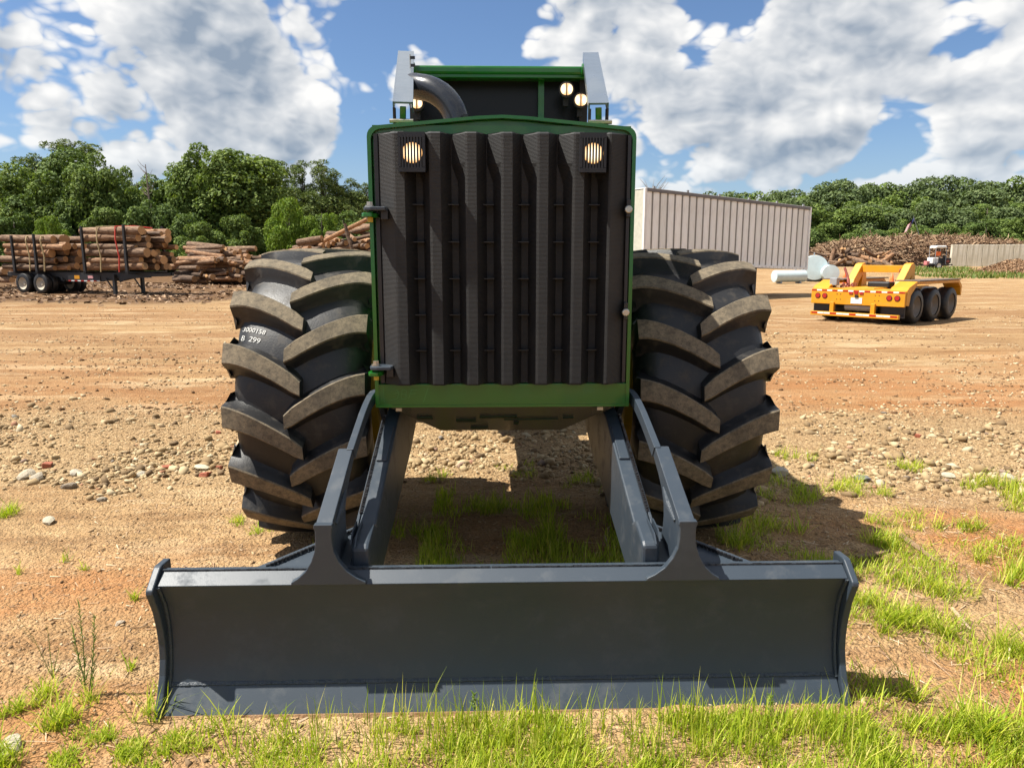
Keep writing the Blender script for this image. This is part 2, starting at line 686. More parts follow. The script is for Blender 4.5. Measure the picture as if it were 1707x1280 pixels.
me = tri_mesh('ground', V, F, [], smooth=True)
at_ = me.color_attributes.new('zone', 'FLOAT_COLOR', 'POINT')
zc = np.stack([zone_gravel(GX, GY).ravel(), zone_mulch(GX, GY).ravel(), zone_red(GX, GY).ravel(), zone_brown(GX, GY).ravel()], 1)
at_.data.foreach_set('color', zc.astype(np.float32).ravel())

q = NB('yard_soil')
v = q.coord('Object')
za = q.n('ShaderNodeVertexColor', layer_name='zone')
sp = q.n('ShaderNodeSeparateColor')
q.l(za.outputs[0], sp.inputs[0])
zr, zg, zb, zw = sp.outputs[0], sp.outputs[1], sp.outputs[2], za.outputs[1]
big = q.noise(v, .35, 6, .6)
mid_ = q.noise(v, 2.6, 7, .65)
fine = q.noise(v, 38, 5, .7)
pebble = q.n('ShaderNodeTexVoronoi', feature='F1')
q.l(v, pebble.inputs['Vector'])
pebble.inputs['Scale'].default_value = 46
peb2 = q.n('ShaderNodeTexVoronoi', feature='F1')
q.l(v, peb2.inputs['Vector'])
peb2.inputs['Scale'].default_value = 110
sepv = q.n('ShaderNodeSeparateColor')
q.l(pebble.outputs['Color'], sepv.inputs[0])
sepv2 = q.n('ShaderNodeSeparateColor')
q.l(peb2.outputs['Color'], sepv2.inputs[0])
soil = q.mix(q.rng_(mid_, .3, .7), (.325, .235, .148), (.425, .325, .218))
soil = q.mix(q.rng_(big, .4, .66, 0, .7), soil, (.315, .205, .112))
streak = q.noise(q.coord('Object', (.25, 1.5, 1)), 1.5, 7, .65)
soil = q.mix(q.rng_(streak, .50, .66, 0, .75), soil, (.200, .122, .072))
soil = q.mix(q.rng_(streak, .46, .30, 0, .6), soil, (.50, .42, .31))
soil = q.mix(q.math('MULTIPLY', zw, .55), soil, (.245, .140, .078))
ruts = q.noise(q.coord('Object', (.10, 2.4, 1)), 2.4, 6, .7)
soil = q.mix(q.rng_(ruts, .54, .68, 0, .40), soil, (.175, .105, .062))
speck = q.noise(v, 11, 6, .75)
soil = q.mix(q.rng_(speck, .52, .72, 0, .55), soil, (.50, .43, .33))
soil = q.mix(q.rng_(speck, .46, .28, 0, .55), soil, (.165, .105, .066))
pat = q.noise(q.coord('Object', (.45, 1.3, 1)), .75, 9, .72)
soil = q.mix(q.rng_(pat, .53, .62, 0, .62), soil, (.52, .45, .35))
soil = q.mix(q.rng_(pat, .46, .36, 0, .62), soil, (.19, .115, .066))
redc = q.mix(q.rng_(fine, .3, .7), (.37, .185, .085), (.30, .135, .062))
soil = q.mix(q.math('MULTIPLY', zb, q.rng_(mid_, .32, .58, .35, .95)), soil, redc)
stone_c = q.ramp(sepv.outputs[0], [(0, (.19, .145, .10)), (.35, (.31, .235, .155)), (.7, (.40, .315, .215)), (1, (.50, .42, .31))])
soil = q.mix(q.math('MULTIPLY', zr, .75), soil, stone_c)
mul = q.ramp(q.noise(q.coord('Object', (1, 1.8, 1)), 5.5, 8, .75), [(.3, (.045, .028, .018)), (.5, (.125, .078, .050)), (.7, (.24, .155, .10))])
soil = q.mix(q.math('MULTIPLY', zg, .93), soil, mul)
grit = q.ramp(sepv2.outputs[0], [(0, (.58, .58, .58)), (.5, (1, 1, 1)), (1, (1.34, 1.3, 1.24))])
soil = q.mix(.75, soil, grit, 'MULTIPLY')
soil = q.mix(.55, soil, q.ramp(fine, [(.25, (.66, .64, .62)), (.5, (1, 1, 1)), (.75, (1.25, 1.22, 1.18))]), 'MULTIPLY')
soil = q.mix(1.0, soil, (1.0, .88, .68), 'MULTIPLY')
q.base(soil).p(Roughness=.95, Specular_IOR_Level=.15)
hh = q.math('ADD', q.math('MULTIPLY', fine, .6), q.math('MULTIPLY', peb2.outputs['Distance'], -.5))
hh = q.math('ADD', hh, q.math('MULTIPLY', q.math('MULTIPLY', pebble.outputs['Distance'], -1.0), 1.0))
q.bump(hh, .8, .024)
me.materials.append(q.m)
ground = link('ground', me)
kind(ground, 'structure', 'tan and reddish dirt yard with gravel and patches of mulch')

# ------------------------------------------------------------------ the skidder
YO = 2.6
SK = empty('log_skidder', (-.020, YO, 0), R(1.55))
tag(SK, 'green log skidder facing the camera with slate dozer blade and huge lugged tyres', 'skidder')


def S(x, y, z):
    return (x, y - YO, z)


# ---- blade
HW = 1.335
face = [(2.628, .088), (2.645, .13), (2.657, .18), (2.664, .23), (2.667, .28), (2.666, .33), (2.660, .38), (2.648, .43), (2.608, .515)]
back = [(2.640, .53), (2.680, .43), (2.694, .33), (2.692, .24), (2.680, .17), (2.655, .075)]
blade = MB().prism([(a - YO, b) for a, b in face + back], 'x', -HW, HW).obj('blade', MT['blue_grey'], SK, smooth=True, sharp=32)
blade['label'] = 'concave slate painted blade plate in shade'
MB().prism([(a - YO, b) for a, b in [(2.600, .519), (2.660, .557), (2.690, .557), (2.69, .50), (2.63, .50)]], 'x', -HW + .002, HW - .002).obj(
    'top_flange', MT['blue_grey'], blade, bevel=.003)
w_ = MB()
for k in range(90):
    x = -HW + .02 + k * (2 * HW - .04) / 89 + rng.normal() * .004
    w_.box(S(x, 2.658, .559 + rng.normal() * .0007), (.034, .007, .006 + rng.random() * .002))
kind(w_.obj('weld_bead', MT['weld'], blade), 'stuff')
MB().prism([(a - YO, b) for a, b in [(2.556, .004), (2.628, .090), (2.652, .084), (2.640, .050), (2.584, -.004)]], 'x', -HW + .003, HW - .003).obj(
    'cutting_strip', MT['blue_grey'], blade, bevel=.003)
w_ = MB()
for k in range(150):
    x = -HW + .02 + k * (2 * HW - .04) / 149
    w_.box(S(x, 2.632 + rng.normal() * .0008, .093), (.024, .012, .013 + rng.random() * .003), rot=(R(-45), 0, rng.normal() * .12))
kind(w_.obj('weld_seam', MT['weld'], blade, bevel=.002), 'stuff')
MB().prism([(a - YO, b) for a, b in [(2.546, -.02), (2.554, .006), (2.580, .000), (2.57, -.03)]], 'x', -HW + .01, HW - .01).obj('wear_edge', MT['rust'], blade)
for s in (-1, 1):
    pl = [(2.540, -.015), (2.550, .02), (2.588, .08), (2.614, .14), (2.630, .20), (2.633, .26), (2.626, .33), (2.608, .41), (2.570, .500), (2.572, .514), (2.650, .574),
          (2.664, .578), (2.74, .575), (2.76, .1), (2.70, -.015)]
    MB().prism([(a - YO, b) for a, b in pl], 'x', s * HW, s * (HW + .028)).obj('end_plate', MT['blue_grey'], blade, bevel=.005)
    MB().tube([S(s * (HW - .006), a - .006, b) for a, b in face], .008, 6).obj('corner_weld', MT['weld'], blade)
# stiffener box behind the blade
MB().box(S(0, 2.73, .30), (2 * HW - .02, .10, .16)).obj('stiffener', MT['blue_grey'], blade)

# ---- push arms, guard arms
for s in (-1, 1):
    top = lambda y: .559 + .349 * (y - 2.71)
    bot = lambda y: .288 + .203 * (y - 2.71)
    poly = [(2.70, .30), (2.70, .545), (2.71, .559), (3.73, .915), (4.3, 1.02), (4.62, .98), (4.62, .70), (4.3, .60)]
    x0, x1 = sorted((s * .550, s * .622))
    arm = MB().prism([(a - YO, b) for a, b in poly], 'x', x0, x1).obj('push_arm', MT['blue_grey'], SK, bevel=.008)
    # outer flange plate next to the rough weld line
    poly2 = [(2.68, .50), (2.95, .640), (3.45, .812), (3.73, .908), (3.73, .78), (3.3, .64), (2.98, .52)]
    x0, x1 = sorted((s * .626, s * .638))
    MB().prism([(a - YO, b) for a, b in poly2], 'x', x0, x1).obj('side_plate', MT['blue_grey'], arm, bevel=.002)
    w_ = MB()
    for k in range(56):
        y = 3.0 + .75 * k / 55
        w_.box(S(s * .625, y, top(y) + .001), (.012, .011, .012), rot=(rng.normal() * .3, 0, .4))
    kind(w_.obj('weld_bead', MT['black'], arm), 'stuff')
    MB().box(S(s * .586, 3.50, top(3.50) + .004), (.050, .30, .016), rot=(math.atan(.349), 0, 0)).obj('stop_pad', MT['blue_grey'], arm, bevel=.004)
    MB().prism([(a - YO, b) for a, b in [(2.698, .50), (2.698, .622), (2.72, .634), (2.86, .664), (2.94, .63), (2.94, .5)]], 'x',
               *sorted((s * .543, s * .613))).obj('arm_foot', MT['blue_grey'], arm, bevel=.012)
    for k in range(2):
        MB().prism([(2.69 - YO + .03 * k, .632), (2.73 - YO + .03 * k, .664 + .004 * k), (2.86 - YO, .676), (2.86 - YO, .640)], 'x',
                   *sorted((s * (.592 + .022 * k), s * (.598 + .022 * k)))).obj('rib', MT['blue_grey'], arm)
    # gusset towards the blade end with its ragged weld
    g0, g1, g2 = S(s * .617, 2.695, .535), S(s * .99, 2.695, .535), S(s * .617, 3.00, .60)
    t_ = Vector((0, 0, .014))
    MB().add([g0, g1, g2, Vector(g0) + t_, Vector(g1) + t_, Vector(g2) + t_], [(0, 2, 1), (3, 4, 5), (0, 1, 4, 3), (1, 2, 5, 4), (2, 0, 3, 5)]).obj(
        'gusset', MT['blue_grey'], arm)
    w_ = MB()
    for k in range(26):
        t = .08 + .84 * k / 25
        p_ = Vector(g2).lerp(Vector(g1), t) + Vector((-s * .022, -.028, .017))
        w_.box(p_, (.010, .014, .012), rot=(0, 0, s * .8 + rng.normal() * .3))
    kind(w_.obj('ragged_weld', MT['black'], arm), 'stuff')
    # guard arm: thick near half, thin bent far half
    near = [(2.612, .762), (2.85, .855), (3.05, .934), (3.09, .925), (3.075, .885), (2.97, .835), (2.90, .790), (2.86, .740), (2.85, .69), (2.862, .63), (2.90, .575), (2.97, .52), (2.70, .515), (2.66, .56), (2.612, .57)]
    ga = MB().prism([(a - YO, b) for a, b in near], 'x', *sorted((s * .660, s * .722))).obj('guard_arm', MT['blue_grey'], SK, bevel=.003)
    far_ = [(3.04, .934), (3.2, .982), (3.35, 1.026), (3.48, 1.055), (3.58, 1.069), (3.68, 1.072), (3.78, 1.062), (3.88, 1.035), (4.0, .97), (4.10, .86),
            (4.05, .82), (3.96, .91), (3.86, .970), (3.76, 1.000), (3.68, 1.010), (3.58, 1.008), (3.48, .996), (3.35, .966), (3.2, .922), (3.08, .880)]
    MB().prism([(a - YO, b) for a, b in far_], 'x', *sorted((s * .655, s * .686))).obj('arch_plate', MT['blue_grey'], ga, bevel=.003)
    xc = s * .690
    fl = [(.034, .766), (.036, .752), (.031, .74), (.031, .70), (.036, .66), (.050, .62), (.074, .58), (.104, .552), (.130, .536), (.130, .525)]
    fl2 = [(a + (.022 * max(0, (a - .036) / .094)), b) for a, b in fl]
    inn, outr = (fl2, fl) if s < 0 else (fl, fl2)
    fp = [(xc + a, b) for a, b in inn] + [(xc - a, b) for a, b in outr[::-1]]
    MB().prism(fp, 'y', 2.583 - YO, 2.612 - YO).obj('foot_bracket', MT['blue_grey'], ga, bevel=.003)
    MB().tube([S(s * .658, 2.66, .74), S(s * .656, 2.76, .775), S(s * .658, 2.86, .81)], [.006, .016, .004], 8).obj('weld_fillet', MT['weld'], ga)

# ---- hood
def hood_outline(hw, z0, zc_, zp, r=.05, n_=5):
    pts = [(-hw, z0), (hw, z0)]
    pts += [(hw - r + r * math.cos(t), zc_ - r + r * math.sin(t)) for t in (math.pi / 2 * k / n_ for k in range(n_ + 1))]
    pts += [(.12, zp - .006), (0, zp), (-.12, zp - .006)]
    pts += [(-hw + r - r * math.sin(t), zc_ - r + r * math.cos(t)) for t in (math.pi / 2 * k / n_ for k in range(n_ + 1))]
    return pts


o_out, o_in = hood_outline(.640, 1.008, 2.365, 2.415), hood_outline(.622, 1.02, 2.350, 2.400)
hood = MB().prism(o_in, 'y', 3.605 - YO, 5.02 - YO).obj('hood', MT['green'], SK, bevel=.004)
rim = MB()
n_ = len(o_out)
V_ = [(x, 3.565 - YO, z) for x, z in o_out] + [(x, 3.565 - YO, z) for x, z in o_in] + [(x, 5.05 - YO, z) for x, z in o_out] + [(x, 3.612 - YO, z) for x, z in o_in]
F_ = []
for i in range(n_):
    j = (i + 1) % n_
    F_ += [(i, j, n_ + j, n_ + i), (i, 2 * n_ + i, 2 * n_ + j, j), (n_ + i, n_ + j, 3 * n_ + j, 3 * n_ + i)]
rim.add(V_, F_).obj('rim', MT['green'], hood, smooth=True, sharp=30)
MB().box(S(0, 3.588, 1.068), (1.272, .036, .118)).obj('lower_panel', MT['green'], hood, bevel=.003)
MB().box(S(0, 3.595, 2.345), (1.235, .010, .05)).obj('upper_panel', MT['green'], hood)
# scratched numerals on the lower panel
marks = [((-.600, 1.115), (-.596, 1.035)), ((-.535, 1.10), (-.522, 1.085)), ((-.522, 1.085), (-.53, 1.055)), ((-.53, 1.055), (-.565, 1.045)), ((-.55, 1.078), (-.522, 1.085)),
         ((-.505, 1.10), (-.512, 1.05)), ((-.505, 1.10), (-.485, 1.095)), ((-.485, 1.095), (-.488, 1.052)), ((-.51, 1.076), (-.487, 1.076)), ((-.512, 1.05), (-.488, 1.052)),
         ((-.465, 1.098), (-.43, 1.098)), ((-.458, 1.10), (-.475, 1.052)), ((-.463, 1.078), (-.44, 1.08)), ((-.375, 1.11), (-.40, 1.035))]
sc_m = M('scratched_green', (.06, .26, .06), .5)
for a, b in marks:
    MB().bar(S(a[0], 3.5692, a[1]), S(b[0], 3.5692, b[1]), .0022, .001, up=(0, 1, 0)).obj('scratch', sc_m, hood)

# ---- grille door: seven folded ridges of black screen
ridges = [-.507 + .1685 * k for k in range(7)]
YB, YF = 3.575, 3.495


def grille_profile(wide):
    pts = [(-.606, YB), (-.590, YB)]
    for k, x in enumerate(ridges):
        lw = .080 if k == 0 else .042 + (.030 if wide else 0)
        pts += [(x - lw, YB if k else YB - .012), (x - .004, YF + .002), (x + .006, YF), (x + .048, YF), (x + .094, YB)]
    pts[-1] = (.603, YB)
    pts[-2] = (ridges[-1] + .012, YF + .004)
    return pts


lev = [(1.132, False, 0), (1.140, False, .004), (2.10, False, .004), (2.19, True, .004), (2.318, True, .006), (2.328, True, -.010)]
gv, gf = [], []
npf = len(grille_profile(True))
for z, wide, out_ in lev:
    for x, y in grille_profile(wide):
        gv.append(S(x, y - (out_ if y < YB - .02 else 0), z))
for j in range(len(lev) - 1):
    for i in range(npf - 1):
        gf.append((j * npf + i, j * npf + i + 1, (j + 1) * npf + i + 1, (j + 1) * npf + i))
# closed top and bottom lids
for j in (0, len(lev) - 1):
    b_ = len(gv)
    for i in range(npf):
        x, y, z = gv[j * npf + i]
        gv.append((x, YB + .010 - YO, z))
    for i in range(npf - 1):
        gf.append((j * npf + i, j * npf + i + 1, b_ + i + 1, b_ + i))
grille = MB().add(gv, gf).obj('grille_door', MT['screen'], SK)
MB().box(S(-.598, 3.568, 1.73), (.018, .020, 1.19)).obj('door_edge', MT['black'], grille)
MB().box(S(.607, 3.568, 1.73), (.016, .020, 1.19)).obj('door_edge', MT['black'], grille)
barm = MB().box((0, 0, 0), (.052, .040, .005)).mesh('cross_bar', MT['dark'])
for k in range(6):
    for z in (1.30, 1.475, 1.65, 1.825, 2.0):
        link('cross_bar', barm, grille, S(ridges[k] + .104, 3.556, z))

# ---- headlights behind slats
slat_me = MB().box((0, 0, 0), (.0078, .006, .150)).mesh('slat', MT['black'])
for x in (-.421, .4215):
    z = 2.232
    hl = MB()
    hl.box(S(x, 3.520, z + .002), (.128, .07, .178))
    h_ = hl.obj('headlight', MT['black'], SK, bevel=.006)
    h_['label'] = 'lit headlight behind vertical slats, ' + ('left' if x < 0 else 'right') + ' one of the grille'
    fr = MB()
    for zz, hgt in ((z + .077, .024), (z - .079, .020)):
        fr.box(S(x, 3.478, zz), (.124, .014, hgt))
    for sx in (-1, 1):
        fr.box(S(x + sx * .056, 3.478, z), (.012, .014, .134))
    fr.obj('frame', MT['black'], h_)
    MB().cyl(S(x + .002, 3.4845, z - .002), S(x + .002, 3.480, z - .002), .047, .043, 28).obj('lens', MT['lamp'], h_)
    for k in range(7):
        link('slat', slat_me, h_, S(x - .042 + k * .014, 3.4725, z))

# ---- hinges and latches
for x, z in ((-.605, 1.968), (-.600, 1.212)):
    hg = MB().prism([(x + a, b - YO) for a, b in [(-.050, 3.500), (-.042, 3.470), (-.012, 3.462), (.055, 3.466), (.062, 3.51), (.062, 3.56), (-.04, 3.56), (-.052, 3.53)]],
                    'z', z, z + .018).obj('hinge', MT['blue_grey'], SK, bevel=.004)
    MB().box(S(x + .045, 3.530, z - .018), (.034, .05, .044)).obj('knuckle', MT['black'], hg, bevel=.003)
    MB().prism([(x + a, b - YO) for a, b in [(-.060, 3.500), (-.048, 3.470), (-.010, 3.466), (.010, 3.50), (.02, 3.58), (-.05, 3.58)]], 'z', z - .030, z - .010).obj(
        'hinge_lug', MT['green'], hg, bevel=.004)
    MB().cyl(S(x - .022, 3.505, z + .018), S(x - .022, 3.505, z + .026), .021, n_=16).cyl(S(x - .022, 3.505, z + .026), S(x - .022, 3.505, z + .042), .015, n_=6).obj(
        'bolt', MT['steel'], hg)
    MB().cyl(S(x - .022, 3.505, z - .052), S(x - .022, 3.505, z - .030), .014, n_=6).obj('nut', MT['yellow'], hg)
for z in (1.985, 1.492):
    lt = MB().box(S(.606, 3.552, z), (.020, .030, .085)).obj('latch', MT['black'], SK, bevel=.004)
    MB().cyl(S(.604, 3.536, z - .006), S(.604, 3.520, z - .006), .020, .018, 20).obj('latch_bolt', MT['steel'], lt, bevel=.004)

# ---- belly plate and frame
bp = MB()
t0_, t1_ = [S(-.585, 3.60, 1.006), S(.585, 3.60, 1.006), S(.36, 4.20, .735), S(-.36, 4.20, .735)], Vector((0, .02, .02))
bp.add(t0_ + [Vector(p_) + t1_ for p_ in t0_], [(0, 1, 2, 3), (7, 6, 5, 4), (0, 4, 5, 1), (1, 5, 6, 2), (2, 6, 7, 3), (3, 7, 4, 0)])
belly = bp.obj('belly_plate', MT['belly'], SK)
sl = math.atan2(.735 - 1.006, .6)
cutout_m = M('dark_green_cutout', (.004, .030, .006), .4)  # added dark green plates stand in for the belly plate's cutouts
for x, t, w, h in ((-.42, .38, .085, .05), (-.20, .50, .11, .07), (-.02, .36, .20, .045), (.16, .46, .30, .022), (-.13, .82, .10, .06), (.36, .40, .06, .03), (.08, .62, .03, .07)):
    MB().box(S(x, 3.60 + .6 * t - .004, 1.006 - .271 * t - .006), (w, h, .006), rot=(sl, 0, .03)).obj('cutout_plate', cutout_m, belly, bevel=.002)
for x in (-.53, .50):
    MB().box(S(x, 3.612, .988), (.030, .010, .016)).obj('clip', MT['steel'], belly)
MB().box(S(0, 5.02, .88), (.70, 1.50, .28)).box(S(0, 6.7, .82), (.50, 1.9, .26)).obj('main_frame', MT['black'], SK, bevel=.01)
MB().box(S(0, 7.9, 1.0), (.9, 1.9, .5)).obj('rear_frame', MT['green'], SK, bevel=.02)
ra = MB()
for s in (-1, 1):
    ra.bar(S(s * .45, 8.4, 1.2), S(s * .40, 8.9, 2.25), .12, .18)
ra.bar(S(-.5, 8.9, 2.22), S(.5, 8.9, 2.22), .16, .16)
ra.obj('grapple_arch', MT['green'], SK, bevel=.01)
MB().cyl(S(0, 8.9, 2.14), S(0, 8.9, 1.35), .06, n_=12).obj('grapple_link', MT['black'], SK)
for s in (-1, 1):
    MB().prism([(s * .09, 1.4), (s * .55, 1.05), (s * .62, .70), (s * .50, .45), (s * .46, .50), (s * .52, .72), (s * .44, .98), (s * .05, 1.25)], 'y', 8.8 - YO, 9.0 - YO).obj(
        'grapple_tong', MT['black'], SK)

# ---- cab
cab = MB().box(S(0, 5.95, 1.95), (1.22, 1.50, 1.20)).obj('cab', MT['green'], SK, bevel=.02)
MB().box(S(0, 5.92, 2.985), (1.30, 1.66, .055)).obj('roof', MT['green'], cab, bevel=.015)
MB().box(S(0, 5.13, 2.955), (1.22, .05, .035)).obj('roof_lip', MT['green'], cab, bevel=.004)
for x in (-.585, .585, .292):
    for y in ((5.25, 6.62) if abs(x) > .5 else (5.25,)):
        MB().box(S(x, y, 2.76), (.055 if abs(x) > .5 else .040, .06, .42)).obj('pillar', MT['green'] if abs(x) < .5 else MT['dark'], cab)
glass = NB('dark_windscreen').base((.010, .011, .013)).p(Roughness=.3, Specular_IOR_Level=.25)
MB().box(S(0, 5.30, 2.755), (1.13, .02, .41)).obj('windscreen', glass.m, cab)
MB().box(S(0, 6.0, 2.75), (1.10, 1.2, .40)).obj('cab_lining', MT['dark'], cab)
gr = MB()
for k in range(7):
    gr.box(S(-.24 + k * .09, 5.24, 2.75), (.008, .008, .40))
for k in range(4):
    gr.box(S(.03, 5.235, 2.60 + k * .1), (.56, .008, .008))

MB().box(S(-.1, 5.16, 2.57), (.9, .06, .10)).obj('engine_cover', MT['black'], cab, bevel=.01)
for x, z, r in ((.452, 2.858, .037), (.548, 2.790, .037), (-.548, 2.765, .034)):
    wl = MB().cyl(S(x, 5.16, z), S(x, 5.065, z), .040, .052, 20).box(S(x, 5.13, z - .066), (.035, .03, .06)).obj('work_light', MT['dark'], SK)
    wl['label'] = 'lit round work lamp under the cab roof'
    for s in (-1, 1):
        pts = [(0.004 * s + s * r * math.sin(t), z + r * math.cos(t)) for t in (math.pi * k / 12 for k in range(13))]
        MB().prism([(x + a, b) for a, b in pts], 'y', 5.055 - YO, 5.064 - YO).obj('lens', MT['lamp_cab'], wl)
# exhaust elbow
arc = [(-.245, 4.42, 2.30), (-.245, 4.42, 2.48)]
for k in range(1, 10):
    t = math.pi / 2 * k / 9 * .93
    arc.append((-.245 - .235 * (1 - math.cos(t)), 4.42 + .10 * (1 - math.cos(t)), 2.48 + .245 * math.sin(t) + .02 * (1 - math.cos(t))))
arc += [(-.52, 4.60, 2.77)]
ex = MB().tube([S(*p_) for p_ in arc], .074, 24).obj('exhaust_elbow', MT['satin'], SK, smooth=True, sharp=60)
MB().lathe([(-.015, .080), (.015, .080)], 'z', S(-.245, 4.42, 2.47), 24).obj('clamp_band', MT['steel'], ex, smooth=True)
MB().box(S(-.20, 4.345, 2.50), (.03, .03, .12)).obj('clamp_bolt', MT['black'], ex)
# sweep rails from the hood to the cab roof
for s in (-1, 1):
    a, b = Vector(S(s * .512, 3.96, 2.545)), Vector(S(s * .632, 5.25, 3.135))
    rl = MB()
    d_ = (b - a).normalized()
    xx = d_.cross(Vector((0, 0, 1))).normalized()
    zz = xx.cross(d_)
    rl.bar(a, b, .098, .010)
    for e in (-1, 1):
        rl.bar(a + xx * (e * .049) - zz * .022, b + xx * (e * .049) - zz * .022, .008, .055)
    rail = rl.obj('sweep_rail', MT['rail'], SK)
    for e in (-1, 1):
        MB().bar(a + xx * (e * .046) - zz * .03 + d_ * .02, a + xx * (e * .046) - zz * .17 - d_ * .02, .010, .055, up=(0, 1, 0)).obj('rail_bracket', MT['black'], rail)
    MB().bar(a - zz * .02 + d_ * .01, Vector(S(s * .525, 4.02, 2.36)), .030, .03, up=(0, 1, 0)).obj('rail_post', MT['green'], rail, bevel=.003)
    for k in range(2):
        c = Vector(S(s * .522, 3.965, 2.455 - .045 * k))
        MB().cyl(c + Vector((-.062, 0, 0)), c + Vector((.062, 0, 0)), .011, n_=6).obj('bolt', MT['steel'], rail)
    cl = Vector(S(s * .585, 5.06, 2.985))
    MB().cyl(cl + Vector((-.035, 0, 0)), cl + Vector((.03, 0, 0)), .034, n_=14).obj('rail_clamp', MT['green'], rail, bevel=.004)
# whip cable with fittings beside the left rail
cb = MB().tube([S(-.548, 4.72, 2.50), S(-.548, 4.72, 2.80), S(-.552, 4.74, 2.985)], .005, 6).obj('whip_cable', MT['steel'], SK)
for z, sx in ((2.965, 1), (2.92, 1), (2.84, -.3)):
    MB().box(S(-.548 + sx * .012, 4.735, z), (.030, .012, .016)).obj('fitting', MT['black'], cb)

# ---- wheels
carc = [(0, .838), (.12, .836), (.22, .830), (.30, .818), (.355, .795), (.392, .755), (.412, .70), (.420, .63), (.408, .56), (.375, .49), (.335, .445), (.315, .42)]
carc = [(a * .885, r) for a, r in carc]
prof = [(-a, r) for a, r in carc[::-1]][:-1] + carc
NL = 16
WS = .885


def lug_mesh(side):
    st_ = []
    for k in range(10):
        s_ = k / 9
        a = (-.050 + s_ * .480) * WS
        ph = .225 * (1 - (1 - s_) ** 1.5)
        base = np.interp(abs(a), [c[0] for c in carc[:6]], [c[1] for c in carc[:6]])
        if a > .392 * WS:
            base = .745
        topr = np.interp(abs(a), [0, .2 * WS, .33 * WS, .40 * WS, .43 * WS], [.912, .909, .898, .886, .876])
        wt = .046 + .010 * s_ - (.010 if k == 0 else 0)
        wb = .088 + .014 * s_ - (.022 if k == 0 else 0)
        st_.append((a, ph, base - .012, topr, wt, wb))
    V_, F_, Mi = [], [], []
    def pt(a, r, w, ph):
        t = ph + w / r
        return (side * a, -r * math.cos(t), r * math.sin(t))
    for a, ph, rb, rt, wt, wb in st_:
        rm = rb + (rt - rb) * .42
        rh = rt - .007
        ws = [(-wb, rb), (-(wt + (wb - wt) * .30), rm), (-wt - .004, rh), (-wt + .003, rt), (wt - .003, rt), (wt + .004, rh), (wt + (wb - wt) * .30, rm), (wb, rb)]
        V_ += [pt(a, r, w, ph) for w, r in ws]
    # shoulder: run the bar down the side wall
    a, ph, rb, rt, wt, wb = st_[-1]
    for a2, r2, k in ((.436 * WS, .80, 1.0), (.432 * WS, .72, .85), (.424 * WS, .655, .6)):
        ws = [(-wb * 1.05, -.03), (-wt * 1.2 * k, -.008), (-wt * k, 0), (-wt * k * .9, .001), (wt * k * .9, .001), (wt * k, 0), (wt * 1.2 * k, -.008), (wb * 1.05, -.03)]
        V_ += [pt(a2 + da, r2, w, ph + .012) for w, da in ws]
    nr = len(st_) + 3
    for i in range(nr - 1):
        for j in range(7):
            F_.append((i * 8 + j, i * 8 + j + 1, (i + 1) * 8 + j + 1, (i + 1) * 8 + j))
            Mi.append(1 if (j == 3 and i < 9) or (j in (2, 4) and i < 9) else 0)
    F_.append(tuple(range(8)))
    Mi.append(0)
    F_.append(tuple(range((nr - 1) * 8, nr * 8)))
    Mi.append(0)
    mb = MB()
    mb.v, mb.f, mb.m = V_, F_, Mi
    return mb.mesh('tread_lug', [MT['rubber'], MT['tread']], smooth=True, sharp=32)


tyre_me = MB().lathe(prof, 'x', n_=96).mesh('wheel', MT['rubber'], smooth=True)
lugL, lugR = lug_mesh(-1), lug_mesh(1)
rimp = [(a * .885, r) for a, r in [(-.315, .425), (-.325, .44), (-.33, .43), (-.30, .40), (-.20, .385), (.20, .385), (.30, .40), (.33, .43), (.325, .44), (.315, .425)]]
rim_me = MB().lathe(rimp, 'x', n_=48).lathe([(-.03, .10), (-.03, .39), (.0, .39), (.0, .10)], 'x', n_=48).mesh('rim', MT['yellow'], smooth=True, sharp=35)
hub_me = MB().lathe([(-.42, .10), (-.36, .33), (-.18, .345), (-.06, .24), (.08, .20), (.14, .06), (.14, 0)], 'x', n_=40).mesh('hub', MT['yellow'], smooth=True, sharp=35)


def add_wheel(x, y, spin):
    w = link('wheel', tyre_me, SK, S(x, y, .898), (spin, 0, 0))
    w['label'] = ('left' if x < 0 else 'right') + (' front' if y < 6 else ' rear') + ' tyre with dusty chevron lugs'
    for k in range(NL):
        link('tread_lug', lugL, w, rot=(-2 * math.pi * k / NL, 0, 0))
        link('tread_lug', lugR, w, rot=(-2 * math.pi * (k + .5) / NL, 0, 0))
    link('rim', rim_me, w)
    link('hub', hub_me, w, rot=(0, 0, 0 if x > 0 else math.pi))
    return w


wl_left = add_wheel(-1.115, 4.66, .205)
add_wheel(1.128, 4.66, .05)
add_wheel(-1.105, 8.55, .3)
add_wheel(1.105, 8.55, .12)
MB().cyl(S(-.85, 4.66, .898), S(.85, 4.66, .898), .13, n_=20).cyl(S(-.28, 4.66, .898), S(.28, 4.66, .898), .24, n_=20).obj('front_axle', MT['yellow'], SK, smooth=True, sharp=40)
MB().cyl(S(-.85, 8.55, .898), S(.85, 8.55, .898), .14, n_=20).obj('rear_axle', MT['yellow'], SK, smooth=True, sharp=40)


